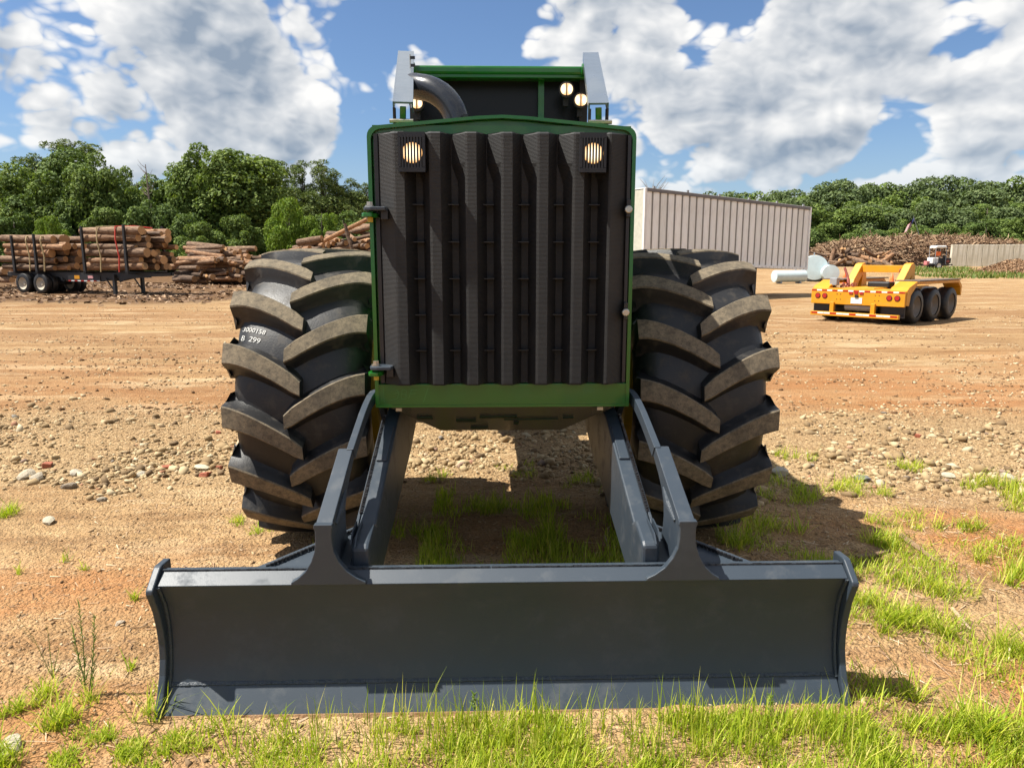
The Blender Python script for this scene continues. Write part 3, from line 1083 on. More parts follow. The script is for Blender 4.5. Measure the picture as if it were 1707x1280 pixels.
# chalk figures on the left tyre, laid on its curved face
def tyre_text(txt, a0, phi0, size, slant):
    cu = bpy.data.curves.new('chalk', 'FONT')
    cu.body = txt
    cu.size = size
    cu.shear = .25
    cu.offset = -.0004
    to = bpy.data.objects.new('chalk', cu)
    COL.objects.link(to)
    bpy.context.view_layer.update()
    m_ = bpy.data.meshes.new_from_object(to.evaluated_get(bpy.context.evaluated_depsgraph_get()))
    bpy.data.objects.remove(to)
    for vx in m_.vertices:
        a = a0 + vx.co.x + random.uniform(-.0007, .0007)
        ph = phi0 + (vx.co.y + slant * vx.co.x) / .84
        r = float(np.interp(abs(a), [c[0] for c in carc[:8]], [c[1] for c in carc[:8]])) + .0035
        vx.co = (a, -r * math.cos(ph), r * math.sin(ph))
    m_.materials.clear()
    m_.materials.append(MT['chalk'])
    return m_


def chalk(txt, x, z_rel, size, slant):
    o = link('chalk_mark', tyre_text(txt, x, z_rel, size, slant), SK, S(-1.115, 4.66, .898))
    o['label'] = 'hand chalked figures on the left front tyre'


chalk('3000158', -.318, .603, .040, -.30)
chalk('B  299', -.322, .535, .046, -.30)

# ------------------------------------------------------------------ logs
bark = NB('bark')
v = bark.coord('Object', (.25, .25, .8))
oi = bark.n('ShaderNodeObjectInfo')
c = bark.ramp(bark.noise(v, 14, 7, .7), [(.32, (.055, .030, .018)), (.5, (.19, .115, .068)), (.68, (.40, .29, .19))])
tint = bark.ramp(oi.outputs['Random'], [(0, (.40, .38, .38)), (.5, (.95, .92, .9)), (1, (1.5, 1.25, 1.0))])
bark.base(bark.mix(1.0, c, tint, 'MULTIPLY')).p(Roughness=.92)
bark.bump(bark.noise(v, 30, 6, .7), .6, .03)
cut = NB('cut_wood')
v = cut.coord('Object')
oi = cut.n('ShaderNodeObjectInfo')
c = cut.ramp(cut.noise(v, 9, 6, .7), [(.3, (.30, .16, .07)), (.7, (.52, .33, .16))])
tint = cut.ramp(oi.outputs['Random'], [(0, (.55, .50, .45)), (.5, (1, .95, .9)), (1, (1.2, 1.1, 1.0))])
cut.base(cut.mix(1.0, c, tint, 'MULTIPLY')).p(Roughness=.9)


def log_mesh(seed, length):
    """along local z, radius about 1 (scaled by the object)"""
    r_ = np.random.default_rng(seed)
    n_, m_ = 12, 6
    mb = MB()
    bend = r_.normal(0, .10, 2)
    V_ = []
    wob = 1 + r_.normal(0, .035, n_)
    for j in range(m_ + 1):
        t = j / m_
        rad = 1.0 - .16 * t + r_.normal(0, .025)
        off = bend * math.sin(math.pi * t)
        for k in range(n_):
            a = 2 * math.pi * k / n_
            q_ = rad * wob[k] * (1 + r_.normal(0, .03))
            V_.append((off[0] * 1.0 + q_ * math.cos(a), off[1] * 1.0 + q_ * math.sin(a), (t - .5) * length))
    F_ = [(j * n_ + k, j * n_ + (k + 1) % n_, (j + 1) * n_ + (k + 1) % n_, (j + 1) * n_ + k) for j in range(m_) for k in range(n_)]
    mb.add(V_, F_, 0)
    mb.add(V_[:n_], [tuple(range(n_))[::-1]], 1)
    mb.add(V_[-n_:], [tuple(range(n_))], 1)
    me_ = mb.mesh('log', [bark.m, cut.m], smooth=True, sharp=50)
    return me_


LOGS = [log_mesh(40 + k, 1.0) for k in range(7)]


def add_log(c, d, r, length, label, group, name='log'):
    d = Vector(d).normalized()
    o = link(name, random.choice(LOGS), None, c)
    o.rotation_mode = 'QUATERNION'
    from mathutils import Quaternion
    o.rotation_quaternion = d.to_track_quat('Z', 'Y') @ Quaternion((0, 0, 1), random.uniform(0, 6.28))
    o.scale = (r, r, length)
    tag(o, label, 'log', group)
    return o


# ------------------------------------------------------------------ log trailer on the left
def road_wheel(parent, c, r, w, ax, rim_mat, name='wheel'):
    """ax: unit vector of the axle (in parent space, along x or y)"""
    a_ = 'x' if ax == 'x' else 'y'
    tp = [(-w / 2, r * .62), (-w / 2, r * .86), (-w * .42, r * .96), (-w * .3, r), (w * .3, r), (w * .42, r * .96), (w / 2, r * .86), (w / 2, r * .62)]
    t = MB().lathe(tp, a_, n_=32).obj(name, MT['rubber'], parent, smooth=True, sharp=35, loc=c)
    rp = [(-w * .40, r * .63), (-w * .44, r * .60), (-w * .25, r * .50), (-w * .10, r * .22), (-w * .22, r * .18), (-w * .26, 0)]
    rp = rp + [(w * .40, r * .63)][:0]
    MB().lathe(rp, a_, n_=28).lathe([(-q_[0], q_[1]) for q_ in rp], a_, n_=28).obj('rim', rim_mat, t, smooth=True, sharp=40)
    return t


MT['trailer_black'] = M('trailer_black_paint', (.014, .014, .016), .5, var=.3, dust=.35, dust_col=(.10, .08, .06))
MT['rim_cream'] = M('dirty_cream_rim', (.48, .42, .32), .6, dust=.5, dust_col=(.22, .16, .10))
LTO, LTA = Vector((-24.0, 36.2, gz1(-24, 36.2))), math.atan2(-.34, .94)
LT = empty('log_trailer', LTO, LTA)
tag(LT, 'black skeletal log trailer with stakes loaded with two bundles of logs', 'trailer')
fr = MB()
for y in (.55, 1.75):
    fr.prism([(-2.2, .86), (-2.2, 1.06), (7.4, 1.06), (7.4, .90), (5.6, .90), (5.2, .80), (4.2, .62), (2.1, .62), (1.6, .80), (1.2, .84)], 'y', y - .07, y + .07)
for x in (-1.9, -.2, 1.7, 3.6, 5.6, 7.3):
    fr.box((x, 1.15, .96), (.12, 1.06, .14))
kind(fr.obj('frame', MT['trailer_black'], LT), 'stuff')
for x, zt in ((-1.0, 2.86), (.55, 2.92), (3.75, 3.24), (6.4, 3.28)):
    MB().box((x, 1.15, 1.06), (.14, 2.36, .12)).obj('bolster', MT['trailer_black'], LT)
    for y in (.02, 2.28):
        MB().prism([(x - .07, 1.0), (x + .07, 1.0), (x + .045, zt), (x - .045, zt)], 'y', y - .05, y + .05).obj('stake', MT['trailer_black'], LT)
MB().box((3.1, .46, .77), (2.1, .03, .27)).obj('side_panel', MT['trailer_black'], LT)
for k in range(10):
    MB().box((2.15 + k * .21, .442, .655), (.20, .006, .05)).obj('reflective_tape', MT['white'] if k % 2 else MT['red'], LT)
MB().box((2.65, .441, .83), (.34, .006, .17)).obj('yellow_sign', MT['trailer_yellow'], LT)
MB().box((3.55, .441, .84), (.34, .006, .13)).obj('pale_sign', M('pink_sign', (.70, .35, .36), .5), LT)
for x in (-.62, .62):
    for y in (.18, .50, 1.80, 2.12):
        road_wheel(LT, (x, y, .50), .50, .28, 'y', MT['rim_cream'])
    MB().cyl((x, .2, .5), (x, 2.1, .5), .07, n_=10).obj('axle', MT['trailer_black'], LT)
for y in (.42, 2.05):
    lg = MB().box((5.1, y, .50), (.14, .14, .95)).obj('landing_leg', MT['trailer_black'], LT)
    MB().box((5.1, y, .035), (.34, .30, .03)).obj('foot', MT['trailer_black'], lg)
    MB().bar((5.1, y, .12), (4.55, y, .8), .05, .05).obj('brace', MT['trailer_black'], lg)
MB().prism([(5.3, .90), (7.3, .90), (7.3, .84), (6.6, .82), (5.9, .78), (5.35, .60)], 'y', .47, .54).obj('gooseneck_plate', MT['trailer_black'], LT)
TM = Matrix.Translation(LTO) @ Matrix.Rotation(LTA, 4, 'Z')


ORD = ['lowest of its side', 'second from the bottom', 'third from the bottom', 'fourth from the bottom', 'fifth from the bottom', 'sixth from the bottom', 'topmost']


def bundle(x0, x1, ztop, rows, label_side, label_in, group):
    z = 1.16
    row = 0
    while z < ztop - .10:
        y = .10 + random.uniform(0, .05)
        rmax = 0
        while y < 2.22:
            r = random.uniform(.125, .225)
            if y + 2 * r > 2.30:
                break
            e0, e1 = x0 + random.uniform(-.35, .35), x1 + random.uniform(-.55, .40)
            c = TM @ Vector(((e0 + e1) / 2, y + r, z + r * .95 + random.uniform(-.02, .02)))
            d = TM.to_3x3() @ Vector((1 if random.random() < .5 else -1, random.uniform(-.035, .035), random.uniform(-.03, .03)))
            add_log(c, d, r, e1 - e0, (label_side + ', ' + ORD[row]) if y < .15 else label_in, group)
            y += 2 * r + .005
            rmax = max(rmax, r)
        z += 2 * .165
        row += 1


bundle(3.55, 7.05, 3.15, 6, 'pine log on the near side of the front trailer bundle', 'log inside the front bundle on the log trailer showing its cut end',
       'logs of the front trailer bundle')
bundle(-1.9, 1.85, 2.75, 5, 'pine log on the near side of the rear trailer bundle', 'log inside the rear bundle on the log trailer showing its cut end',
       'logs of the rear trailer bundle')
for x, zt, mt, nm in ((.05, 2.8, 'tan_strap', 'tan'), (1.05, 2.78, 'tan_strap', 'tan'), (4.75, 3.2, 'tan_strap', 'tan'), (5.9, 3.2, 'red', 'red')):
    pts = [TM @ Vector((x, .02, 1.1)), TM @ Vector((x + .05, .045, 1.8)), TM @ Vector((x - .08, .03, 2.6)), TM @ Vector((x - .1, .10, zt)), TM @ Vector((x - .1, 1.2, zt + .06)), TM @ Vector((x - .1, 2.25, zt))]
    where = {.05: 'round the rear log bundle nearer its back stake', 1.05: 'round the rear log bundle nearer its front ends', 4.75: 'round the front log bundle', 5.9: 'hanging on the front log bundle'}[x]
    tag(MB().tube([tuple(p_) for p_ in pts], .035, 6).obj('load_strap', MT[mt] if mt != 'red' else M('red_strap', (.55, .05, .03), .7)), f'{nm} load strap {where}', 'strap')


# ------------------------------------------------------------------ loose log piles
def pile(px0, px1, py_base, Y, profile, n_logs, ang, label, group, rr=(.13, .24), zmin=0):
    """jumbled stack of logs; profile(t) = height of the pile along its length"""
    xa, xb = at(px0, py_base, Y).x, at(px1, py_base, Y).x
    k = 0
    while k < n_logs:
        t = random.random()
        x = xa + (xb - xa) * t
        depth = random.uniform(-1.6, 1.8)
        h = profile(t) * (1 - .35 * abs(depth) / 1.8)
        z = random.uniform(.05, 1.0) ** .8 * h
        # logs near the near face or the top are the ones that show
        if depth > -.6 and z < h - .5:
            continue
        if zmin and z < h - zmin:
            continue
        L_ = random.uniform(2.0, 4.2)
        jit = random.gauss(0, .22)
        d = (math.cos(ang + jit), math.sin(ang + jit), random.gauss(0, .07))
        y = Y + depth
        r = random.uniform(*rr)
        add_log((x, y, gz1(x, y) + max(z, r)), d, r, L_, label, group)
        k += 1


pile(322, 425, 470, 50, lambda t: 2.75 * min(1, t * 3 + .5) * (1 - .55 * t ** 3), 95, R(-24),
     'log in the jumbled pile beyond the log trailer', 'logs in the jumbled pile beyond the trailer')
pile(440, 660, 462, 52, lambda t: 1.75 + 3.1 * t, 105, R(-50),
     'log in the sloping pile rising behind the left front tyre', 'logs in the sloping pile behind the left tyre', zmin=1.7)
pile(-20, 60, 476, 43, lambda t: 1.5, 14, R(-30), 'log in the low heap behind the trailer wheels', 'logs in the low heap behind the trailer')
for px0, py0, px1, py1, Y, r, lab in ((497, 405, 537, 398, 50, .26, 'thick pale log lying proud on the sloping log pile'),
                                     (470, 421, 500, 414, 49, .12, 'short reddish log low on the sloping log pile'),
                                     (540, 402, 612, 366, 49.5, .16, 'long pale log running up the crest of the sloping pile')):
    A_, B_ = at(px0, py0, Y), at(px1, py1, Y - .6)
    o = add_log((A_ + B_) / 2, B_ - A_, r, (B_ - A_).length, lab, None)
A_ = [at(575, 373, 48.6), at(580, 395, 48.5), at(584, 405, 48.4), at(590, 428, 48.3)]
tag(MB().tube([tuple(p_) for p_ in A_], [.10, .13, .12, .10], 8).obj('branch', bark.m), 'pale forked branch standing upright against the sloping log pile', 'branch')

# ------------------------------------------------------------------ white box trailer
BT = empty('box_trailer', (5.2, 28.9, gz1(5.2, 28.9)), math.atan2(5.1, 8.5))
tag(BT, 'long off white box trailer with ribbed side panels on landing legs', 'trailer')
q = NB('trailer_panel')
oi = q.n('ShaderNodeObjectInfo')
c = q.ramp(oi.outputs['Random'], [(0, (.70, .71, .69)), (.5, (.80, .81, .80)), (1, (.84, .84, .82))])
st = q.noise(q.coord('Object', (6, 1, .5)), 2.5, 6, .65)
c = q.mix(q.rng_(st, .50, .78, 0, .55), c, (.42, .38, .31))
q.base(c).p(Roughness=.5)
MT['panel'] = q.m
MT['panel_gap'] = M('trailer_seam', (.24, .23, .215), .6)
MT['box_end'] = M('box_end_paint', (.50, .50, .42), .6, var=.2, dust=.2)
LEN, slope = 9.95, .040
zb = lambda x: 1.60 - slope * x
zt = lambda x: 4.44 - slope * x
body = MB()
body.prism([(.03, zb(0) + .02), (LEN, zb(LEN) + .02), (LEN, zt(LEN) - .02), (.03, zt(0) - .02)], 'y', .03, 2.5).obj('box_core', MT['panel_gap'], BT)
NP = 25
pw = LEN / NP
pm = MB().prism([(.0, .004), (.05, -.03), (pw - .13, -.03), (pw - .08, .004)], 'z', 0, 2.60).mesh('side_panel', MT['panel'])
for k in range(NP):
    link('side_panel', pm, BT, (k * pw + .04, .028, zb(k * pw + pw / 2) + .12))
for a, b, nm in ((zb, .12, 'bottom_rail'), (zt, -.12, 'top_rail')):
    z0, z1 = sorted((0, b))
    MB().prism([(0, a(0) + z0), (LEN, a(LEN) + z0), (LEN, a(LEN) + z1), (0, a(0) + z1)], 'y', -.045, .028).obj(nm, MT['panel'] if nm[0] == 'b' else M('rail_dark', (.16, .15, .15), .5), BT)
MB().box((-.01, .0, (zb(0) + zt(0)) / 2), (.10, .10, 2.84)).obj('corner_post', MT['white'], BT)
MB().box((LEN, .0, (zb(LEN) + zt(LEN)) / 2), (.08, .10, 2.84)).obj('corner_post', MT['panel'], BT)
MB().box((.0, 1.27, (zb(0) + zt(0)) / 2), (.05, 2.44, 2.72)).obj('end_door', MT['box_end'], BT)
MB().prism([(0, zt(0) - .015), (LEN, zt(LEN) - .015), (LEN, zt(LEN) + .02), (0, zt(0) + .02)], 'y', -.03, 2.52).obj('roof', MT['panel'], BT)
for k in range(6):
    x = .4 + k * 1.8
    MB().box((x, -.035, zt(x) + .05), (.10, .05, .10)).obj('roof_clip', MT['grey_metal'], BT)
rv = MB()
for k in range(38):
    x = .15 + k * .258
    rv.cyl((x, -.045, zb(x) + .05), (x, -.053, zb(x) + .05), .018, n_=6)
kind(rv.obj('rivets', MT['panel_gap'], BT), 'stuff')
for y in (.5, 1.9):
    lg = MB().box((7.0, y, .66), (.16, .16, 1.32)).obj('landing_leg', MT['trailer_black'], BT)
    MB().bar((7.0, y, .25), (6.2, y, 1.3), .07, .07).obj('brace', MT['trailer_black'], lg)
MB().bar((7.0, .5, .6), (7.0, 1.9, .6), .07, .07).obj('cross_tube', MT['trailer_black'], BT)
for y in (.25, 2.2):
    for x in (1.2, 2.4):
        road_wheel(BT, (x, y, .50), .50, .45, 'y', MT['rim_cream'])
MB().box((1.8, 1.22, 1.0), (2.6, 1.2, .7)).obj('bogie', MT['trailer_black'], BT)

# ------------------------------------------------------------------ pale blue tanks beyond the box trailer
MT['tank'] = M('pale_tank_paint', (.50, .60, .62), .45, var=.15, scale=2, dust=.15)
for px, py, Y, r, L_, ang, lab in ((1357, 442, 54, .88, 3.4, 70, 'large pale blue tank end on beyond the box trailer'),
                                   (1382, 450, 52, .56, 2.2, 74, 'small pale blue tank right of the larger one'),
                                   (1316, 456, 50, .40, 2.3, 12, 'long pale tank lying under the far end of the box trailer')):
    c = at(px, py, Y)
    z = gz1(c.x, Y) + r + .10
    tk = empty('storage_tank', (c.x, Y, gz1(c.x, Y)), R(ang))
    tag(tk, lab, 'tank')
    n8 = [(-L_ / 2 - .03 * r, 0), (-L_ / 2 - .02 * r, r * .6), (-L_ / 2, r * .985), (-L_ / 2 + .03, r), (L_ / 2 - .03, r), (L_ / 2, r * .985), (L_ / 2 + .02 * r, r * .6), (L_ / 2 + .03 * r, 0)]
    MB().lathe(n8, 'x', (0, 0, r + .10), 36).obj('shell', MT['tank'], tk, smooth=True, sharp=35)
    for x in (-L_ * .32, L_ * .32):
        MB().box((x, 0, r * .2 + .02), (.14, r * 1.3, r * .4)).obj('saddle', MT['grey_metal'], tk)
    MB().cyl((L_ * .2, 0, 2 * r + .08), (L_ * .2, 0, 2 * r + .30), .05, n_=8).obj('vent_pipe', MT['grey_metal'], tk)

# ------------------------------------------------------------------ yellow trailer on the right
MT['rim_brown'] = M('dusty_brown_rim', (.17, .145, .12), .6, metal=.2, dust=.5, dust_col=(.26, .19, .12))
YT = empty('lowboy_trailer', (9.28, 19.5, gz1(9.28, 19.5)), math.atan2(-.763, .648))
tag(YT, 'yellow three axle heavy haul trailer section with arched frame and reflective tape', 'trailer')
TY = MT['trailer_yellow']
bm_ = MB().box((0, 0, .68), (2.50, .07, .40)).obj('rear_bumper', TY, YT, bevel=.01)
for k in range(17):
    MB().box((-1.17 + k * .146, -.038, .852), (.138, .004, .042)).obj('reflective_tape', MT['red'] if k % 2 == 0 else MT['white'], bm_)
for x in (-1.06, -.86, .86, 1.06):
    tl = MB().cyl((x, -.034, .70), (x, -.046, .70), .075, n_=20).obj('light_ring', MT['black'], bm_)
    MB().cyl((x, -.044, .70), (x, -.056, .70), .062, .058, n_=20).obj('tail_light', MT['red'], bm_, bevel=.004)
for x in (-.14, 0, .14):
    MB().box((x, -.044, .80), (.10, .02, .055)).obj('marker_light', MT['red'], bm_)
MB().box((.02, -.040, .60), (.30, .012, .16)).obj('licence_plate', MT['white'], bm_)
MB().box((.02, -.05, .71), (.09, .04, .05)).obj('plate_lamp', MT['black'], bm_)
for x in (-.52, -.42, .50, .60):
    for z in (.62, .76):
        MB().cyl((x, -.034, z), (x, -.042, z), .012, n_=8).obj('bolt_head', MT['black'], bm_)
lb = MB().box((0, -.12, .22), (2.36, .10, .11)).obj('under_ride_bar', TY, YT, bevel=.008)
for k in range(13):
    MB().box((-1.06 + k * .177, -.172, .235), (.17, .004, .045)).obj('reflective_tape', MT['red'] if k % 3 == 0 else MT['white'], lb)
for x in (-.62, .48):
    MB().box((x, -.05, .37), (.11, .10, .34)).obj('bar_post', TY, YT, bevel=.006)
for x in (-.92, .92):
    MB().box((x, .10, .38), (.60, .02, .38)).obj('mud_flap', MT['black'], YT)
# side rails with the sloping rear shoulder, deck
for s in (-1, 1):
    MB().prism([(.04, .52), (.04, .90), (.16, .98), (.62, 1.12), (3.62, 1.12), (3.88, .94), (3.88, .66), (3.80, .66), (3.76, .90), (3.56, 1.04), (.66, 1.04), (.30, .78), (.22, .50)], 'x',
               *sorted((s * .82, s * 1.26))).obj('side_rail', TY, YT, bevel=.006)
    MB().box((s * 1.0, 2.12, 1.135), (.62, 2.96, .03)).obj('deck', M('deck_boards', (.16, .12, .09), .9, var=.4, scale=9), YT)
    for k in range(3):
        for x in (.62, 1.06):
            road_wheel(YT, (s * x, .82 + 1.22 * k, .46), .455, .36, 'x', MT['rim_brown'])
for k in range(3):
    MB().cyl((-1.0, .82 + 1.22 * k, .46), (1.0, .82 + 1.22 * k, .46), .07, n_=10).obj('axle', MT['black'], YT)
MB().box((0, 1.95, .80), (.80, 3.7, .28)).obj('spine', TY, YT, bevel=.01)
MB().box((0, .35, .86), (1.64, .62, .10)).obj('rear_cross_deck', TY, YT, bevel=.01)
MB().cyl((-.34, .16, .42), (.36, .16, .42), .10, n_=18).obj('air_tank', MT['grey_metal'], YT)
ar = empty('arched_frame', (0, 0, 0), 0, YT)
for s in (-1, 1):
    cx = s * .66
    MB().prism([(.90, .90), (1.02, 1.14), (1.45, 1.56), (1.62, 1.60), (1.74, 1.48), (1.60, 1.32), (1.30, 1.06), (1.26, .90)], 'x', cx - .10, cx + .10).obj('arch_leg', TY, ar, bevel=.008)
    MB().prism([(1.50, .90), (1.58, 1.42), (1.74, 1.42), (1.86, .90)], 'x', cx - .09, cx + .09).obj('arch_post', TY, ar, bevel=.008)
MB().box((0, 1.52, 1.43), (1.14, .16, .20)).obj('arch_beam', TY, ar, bevel=.008)
MB().box((.15, 1.1, 1.0), (.60, .36, .18)).obj('black_reservoir', MT['black'], YT, bevel=.04)
bx_ = MB().box((-.80, .35, 1.08), (.20, .18, .20)).obj('control_box', MT['grey_metal'], YT, bevel=.01)
MB().cyl((-.80, .35, .9), (-.80, .35, 1.0), .025, n_=8).obj('box_stand', MT['black'], bx_)
ch = MT['chain'] = M('red_chain', (.30, .07, .05), .6, var=.4)
MB().tube([(-.52, .62, .95), (-.60, .7, 1.20), (-.72, .72, 1.46)], .035, 7).obj('red_handle', ch, YT)
for k in range(12):
    MB().lathe([(-.012, .028), (.012, .028), (.012, .042), (-.012, .042), (-.012, .028)], 'xyz'[k % 2], (-.70 + .035 * k, .55 + .05 * math.sin(k * 1.7), .945 + .035 * (k % 3)), 10).obj('chain_link', ch, YT)
for k in range(8):
    MB().lathe([(-.012, .028), (.012, .028), (.012, .042), (-.012, .042), (-.012, .028)], 'xyz'[k % 2], (.52, 1.36 + .02 * math.sin(k * 2.0), 1.40 - .052 * k), 10).obj('chain_link', ch, YT)

# ------------------------------------------------------------------ far right: wall, brush pile, sprayer, cones, flag
wallm = NB('weathered_concrete')
v = wallm.coord('Object')
st = wallm.noise(wallm.coord('Object', (3.0, 1, .15)), 2.0, 7, .7)
c = wallm.ramp(st, [(.3, (.26, .23, .17)), (.5, (.52, .48, .38)), (.7, (.70, .67, .58))])
wallm.base(wallm.mix(wallm.rng_(wallm.noise(v, .6, 5), .4, .7, 0, .4), c, (.33, .29, .20))).p(Roughness=.9)
wallm.bump(wallm.noise(v, 5, 6), .3, .05)
wa, wb_ = at(1583, 443, 84), at(1790, 446, 82)
cw = empty('concrete_wall', (wa.x, wa.y, gz1(wa.x, wa.y)), math.atan2(wb_.y - wa.y, wb_.x - wa.x))
tag(cw, 'long streaked concrete block retaining wall before the brush pile', 'wall')
nblk = 8
bwid = (wb_ - wa).length / nblk
for k in range(nblk):
    MB().box((0, 0, 0), (bwid - .03, .5, 2.55)).obj('wall_panel', wallm.m, cw, loc=(bwid * (k + .5), 0, 1.15 + random.uniform(-.03, .03)), bevel=.03)

# brush pile: a heap of sticks nobody could count, with logs lying in front
MT['brush'] = island('brush_sticks', [(0, (.075, .045, .03)), (.35, (.21, .125, .075)), (.7, (.34, .22, .13)), (1, (.50, .37, .24))], .95)
def heap_h(px, prof):
    return .77 * np.interp(px, [a for a, b in prof], [b for a, b in prof])
bprof = [(1330, 0.5), (1352, 1.4), (1375, 3.0), (1420, 3.9), (1470, 4.0), (1495, 4.45), (1530, 4.1), (1560, 4.5), (1600, 4.35), (1640, 4.1), (1670, 3.6), (1700, 2.4), (1760, 1.6), (1800, 0.4)]
N_ = 9000
px_ = rng.uniform(1335, 1795, N_)
yy = rng.uniform(0, 1, N_)
Yb = 91 - 4.0 + yy * 8
X_ = (px_ - 853.5) / 1200 * 91
hh_ = heap_h(px_, bprof) * (.15 + .85 * np.sin(np.clip(yy, 0, .5) * math.pi) ** .6) * (.88 + .24 * vnoise(X_, Yb, 1.6))
Zb = gz(X_, Yb) + hh_ - rng.random(N_) * .25
th = rng.uniform(0, 6.28, N_)
tilt = rng.normal(0, .38, N_)
Ls, rs_ = rng.uniform(.5, 2.6, N_), rng.uniform(.02, .075, N_)
D = np.stack([np.cos(th) * np.cos(tilt), np.sin(th) * np.cos(tilt), np.sin(tilt)], 1)
U = np.cross(D, [0, 0, 1.0])
U /= np.linalg.norm(U, axis=1)[:, None] + 1e-9
W = np.cross(D, U)
C = np.stack([X_, Yb, Zb], 1)
ring = [(1, 0), (-.5, .87), (-.5, -.87)]
VV = np.zeros((N_, 6, 3))
for e in (0, 1):
    for k, (a, b) in enumerate(ring):
        VV[:, e * 3 + k] = C + D * ((e - .5) * Ls)[:, None] + (U * a + W * b) * (rs_ * (1 - .4 * e))[:, None]
base = (np.arange(N_) * 6)[:, None]
FF = np.concatenate([base + np.array([[0, 1, 4, 3]]), base + np.array([[1, 2, 5, 4]]), base + np.array([[2, 0, 3, 5]])], 0)
kind(link('brush_pile', tri_mesh('brush_pile', VV.reshape(-1, 3), FF, MT['brush'])), 'stuff', 'broad heap of brown brush and sticks behind the concrete wall')
# soil core under the sticks
gxp = np.linspace(1332, 1798, 90)
gyp = np.linspace(0, 1, 24)
PX, PY = np.meshgrid(gxp, gyp)
Xc, Yc = (PX - 853.5) / 1200 * 91, 87 + PY * 8
Hc = heap_h(PX, bprof) * np.sin(np.clip(PY, 0, 1) * math.pi).clip(0) ** .5 * .86 * (.85 + .3 * vnoise(Xc, Yc, 1.2))
core = np.stack([Xc.ravel(), Yc.ravel(), (gz(Xc, Yc) - .2 + Hc).ravel()], 1)
I = np.arange(90 * 24).reshape(24, 90)
kind(link('brush_soil', tri_mesh('brush_soil', core, np.stack([I[:-1, :-1].ravel(), I[:-1, 1:].ravel(), I[1:, 1:].ravel(), I[1:, :-1].ravel()], 1),
     M('brush_soil', (.15, .09, .055), .95, var=.6, scale=2.5, bump=1, bscale=6), smooth=True)), 'stuff', 'dark soil and litter inside the brush heap')
for k in range(34):
    px = random.uniform(1352, 1480)
    Y = random.uniform(83.5, 87.5)
    x = (px - 853.5) / 1200 * Y
    z = gz1(x, Y) + .2 + max(0, (Y - 83.5)) * .42 * random.uniform(.5, 1)
    d = (random.gauss(0, 1), random.gauss(-.4, .8), random.gauss(0, .25))
    add_log((x, Y, z), d, random.uniform(.13, .30), random.uniform(1.6, 4.0), 'loose log lying along the foot of the brush pile', 'logs at the foot of the brush pile')

# mulch heap at the right edge
MT['mulch'] = island('mulch_chips', [(0, (.12, .07, .04)), (.5, (.30, .18, .10)), (1, (.45, .30, .18))], .95)


def chip_heap(name, cx, cy, rx, ry, h, n_, size, mat, label):
    r_ = np.sqrt(rng.random(n_))
    a_ = rng.uniform(0, 6.283, n_)
    x, y = cx + rx * r_ * np.cos(a_), cy + ry * r_ * np.sin(a_)
    z = gz(x, y) + h * (1 - r_) ** .85 * (.9 + .2 * vnoise(x, y, .8)) + .01
    ax = rng.normal(size=(n_, 3))
    ax /= np.linalg.norm(ax, axis=1)[:, None]
    bx = np.cross(ax, rng.normal(size=(n_, 3)))
    bx /= np.linalg.norm(bx, axis=1)[:, None]
    s = rng.uniform(.5, 1.3, n_)[:, None] * size
    C = np.stack([x, y, z], 1)
    VV = np.stack([C - ax * s - bx * s * .45, C + ax * s - bx * s * .45, C + ax * s + bx * s * .45, C - ax * s + bx * s * .45], 1)
    b = (np.arange(n_) * 4)[:, None]
    core_ = []
    for k in range(24):
        t = 2 * math.pi * k / 24
        for j in range(6):
            q_ = 1 - j / 6
            xx_, yy_ = cx + rx * q_ * math.cos(t), cy + ry * q_ * math.sin(t)
            core_.append((xx_, yy_, gz1(xx_, yy_) - .03 + h * (1 - q_) ** .85 * .96))
    core_.append((cx, cy, gz1(cx, cy) + h * .96))
    base = n_ * 4
    F1 = b + np.array([[0, 1, 2, 3]])
    F2 = [(base + k * 6 + j, base + ((k + 1) % 24) * 6 + j, base + ((k + 1) % 24) * 6 + j + 1, base + k * 6 + j + 1) for k in range(24) for j in range(5)]
    V_ = np.concatenate([VV.reshape(-1, 3), np.array(core_)], 0)
    kind(link(name, tri_mesh(name, V_, np.concatenate([F1, np.array(F2)], 0), mat)), 'stuff', label)


mp_ = at(1693, 455, 66)
chip_heap('mulch_heap', mp_.x, 66, 3.6, 2.4, 1.25, 6000, .07, MT['mulch'], 'low brown heap of wood mulch before the concrete wall')

# sprayer / pressure washer cart
sp_ = at(1562, 447, 74)
SW = empty('washer_cart', (sp_.x, 74, gz1(sp_.x, 74)), R(4))
tag(SW, 'white pressure washer cart with tall tank on two wheels beside the concrete wall', 'cart')
MB().box((0, 0, .45), (2.5, 1.1, .12)).obj('chassis', MT['black'], SW)
MB().box((-.55, 0, .86), (.62, .9, .62)).obj('white_box', MT['white'], SW, bevel=.06)
MB().prism([(-.70, 2.1), (-.60, 2.35), (.42, 2.35), (.58, 2.1)], 'y', -.55, .55).obj('tank_hood', MT['white'], SW, bevel=.08)
for x in (-.62, .5):
    for y in (-.48, .48):
        MB().cyl((x, y, .5), (x, y, 2.1), .03, n_=8).obj('hood_post', MT['grey_metal'], SW)
MB().box((-.35, -.5, 1.55), (.48, .06, .40)).obj('orange_sign', MT['orange'], SW)
MB().box((.72, 0, .85), (.90, .7, .55)).cyl((.5, -.2, 1.1), (.5, -.2, 1.4), .13, n_=12).obj('engine', MT['black'], SW, bevel=.04)
MB().box((.78, -.40, .80), (.30, .10, .25)).obj('engine_guard', ch, SW)
MB().box((-1.28, -.2, .62), (.34, .5, .40)).obj('red_cooler', M('faded_red', (.60, .20, .20), .6), SW, bevel=.04)
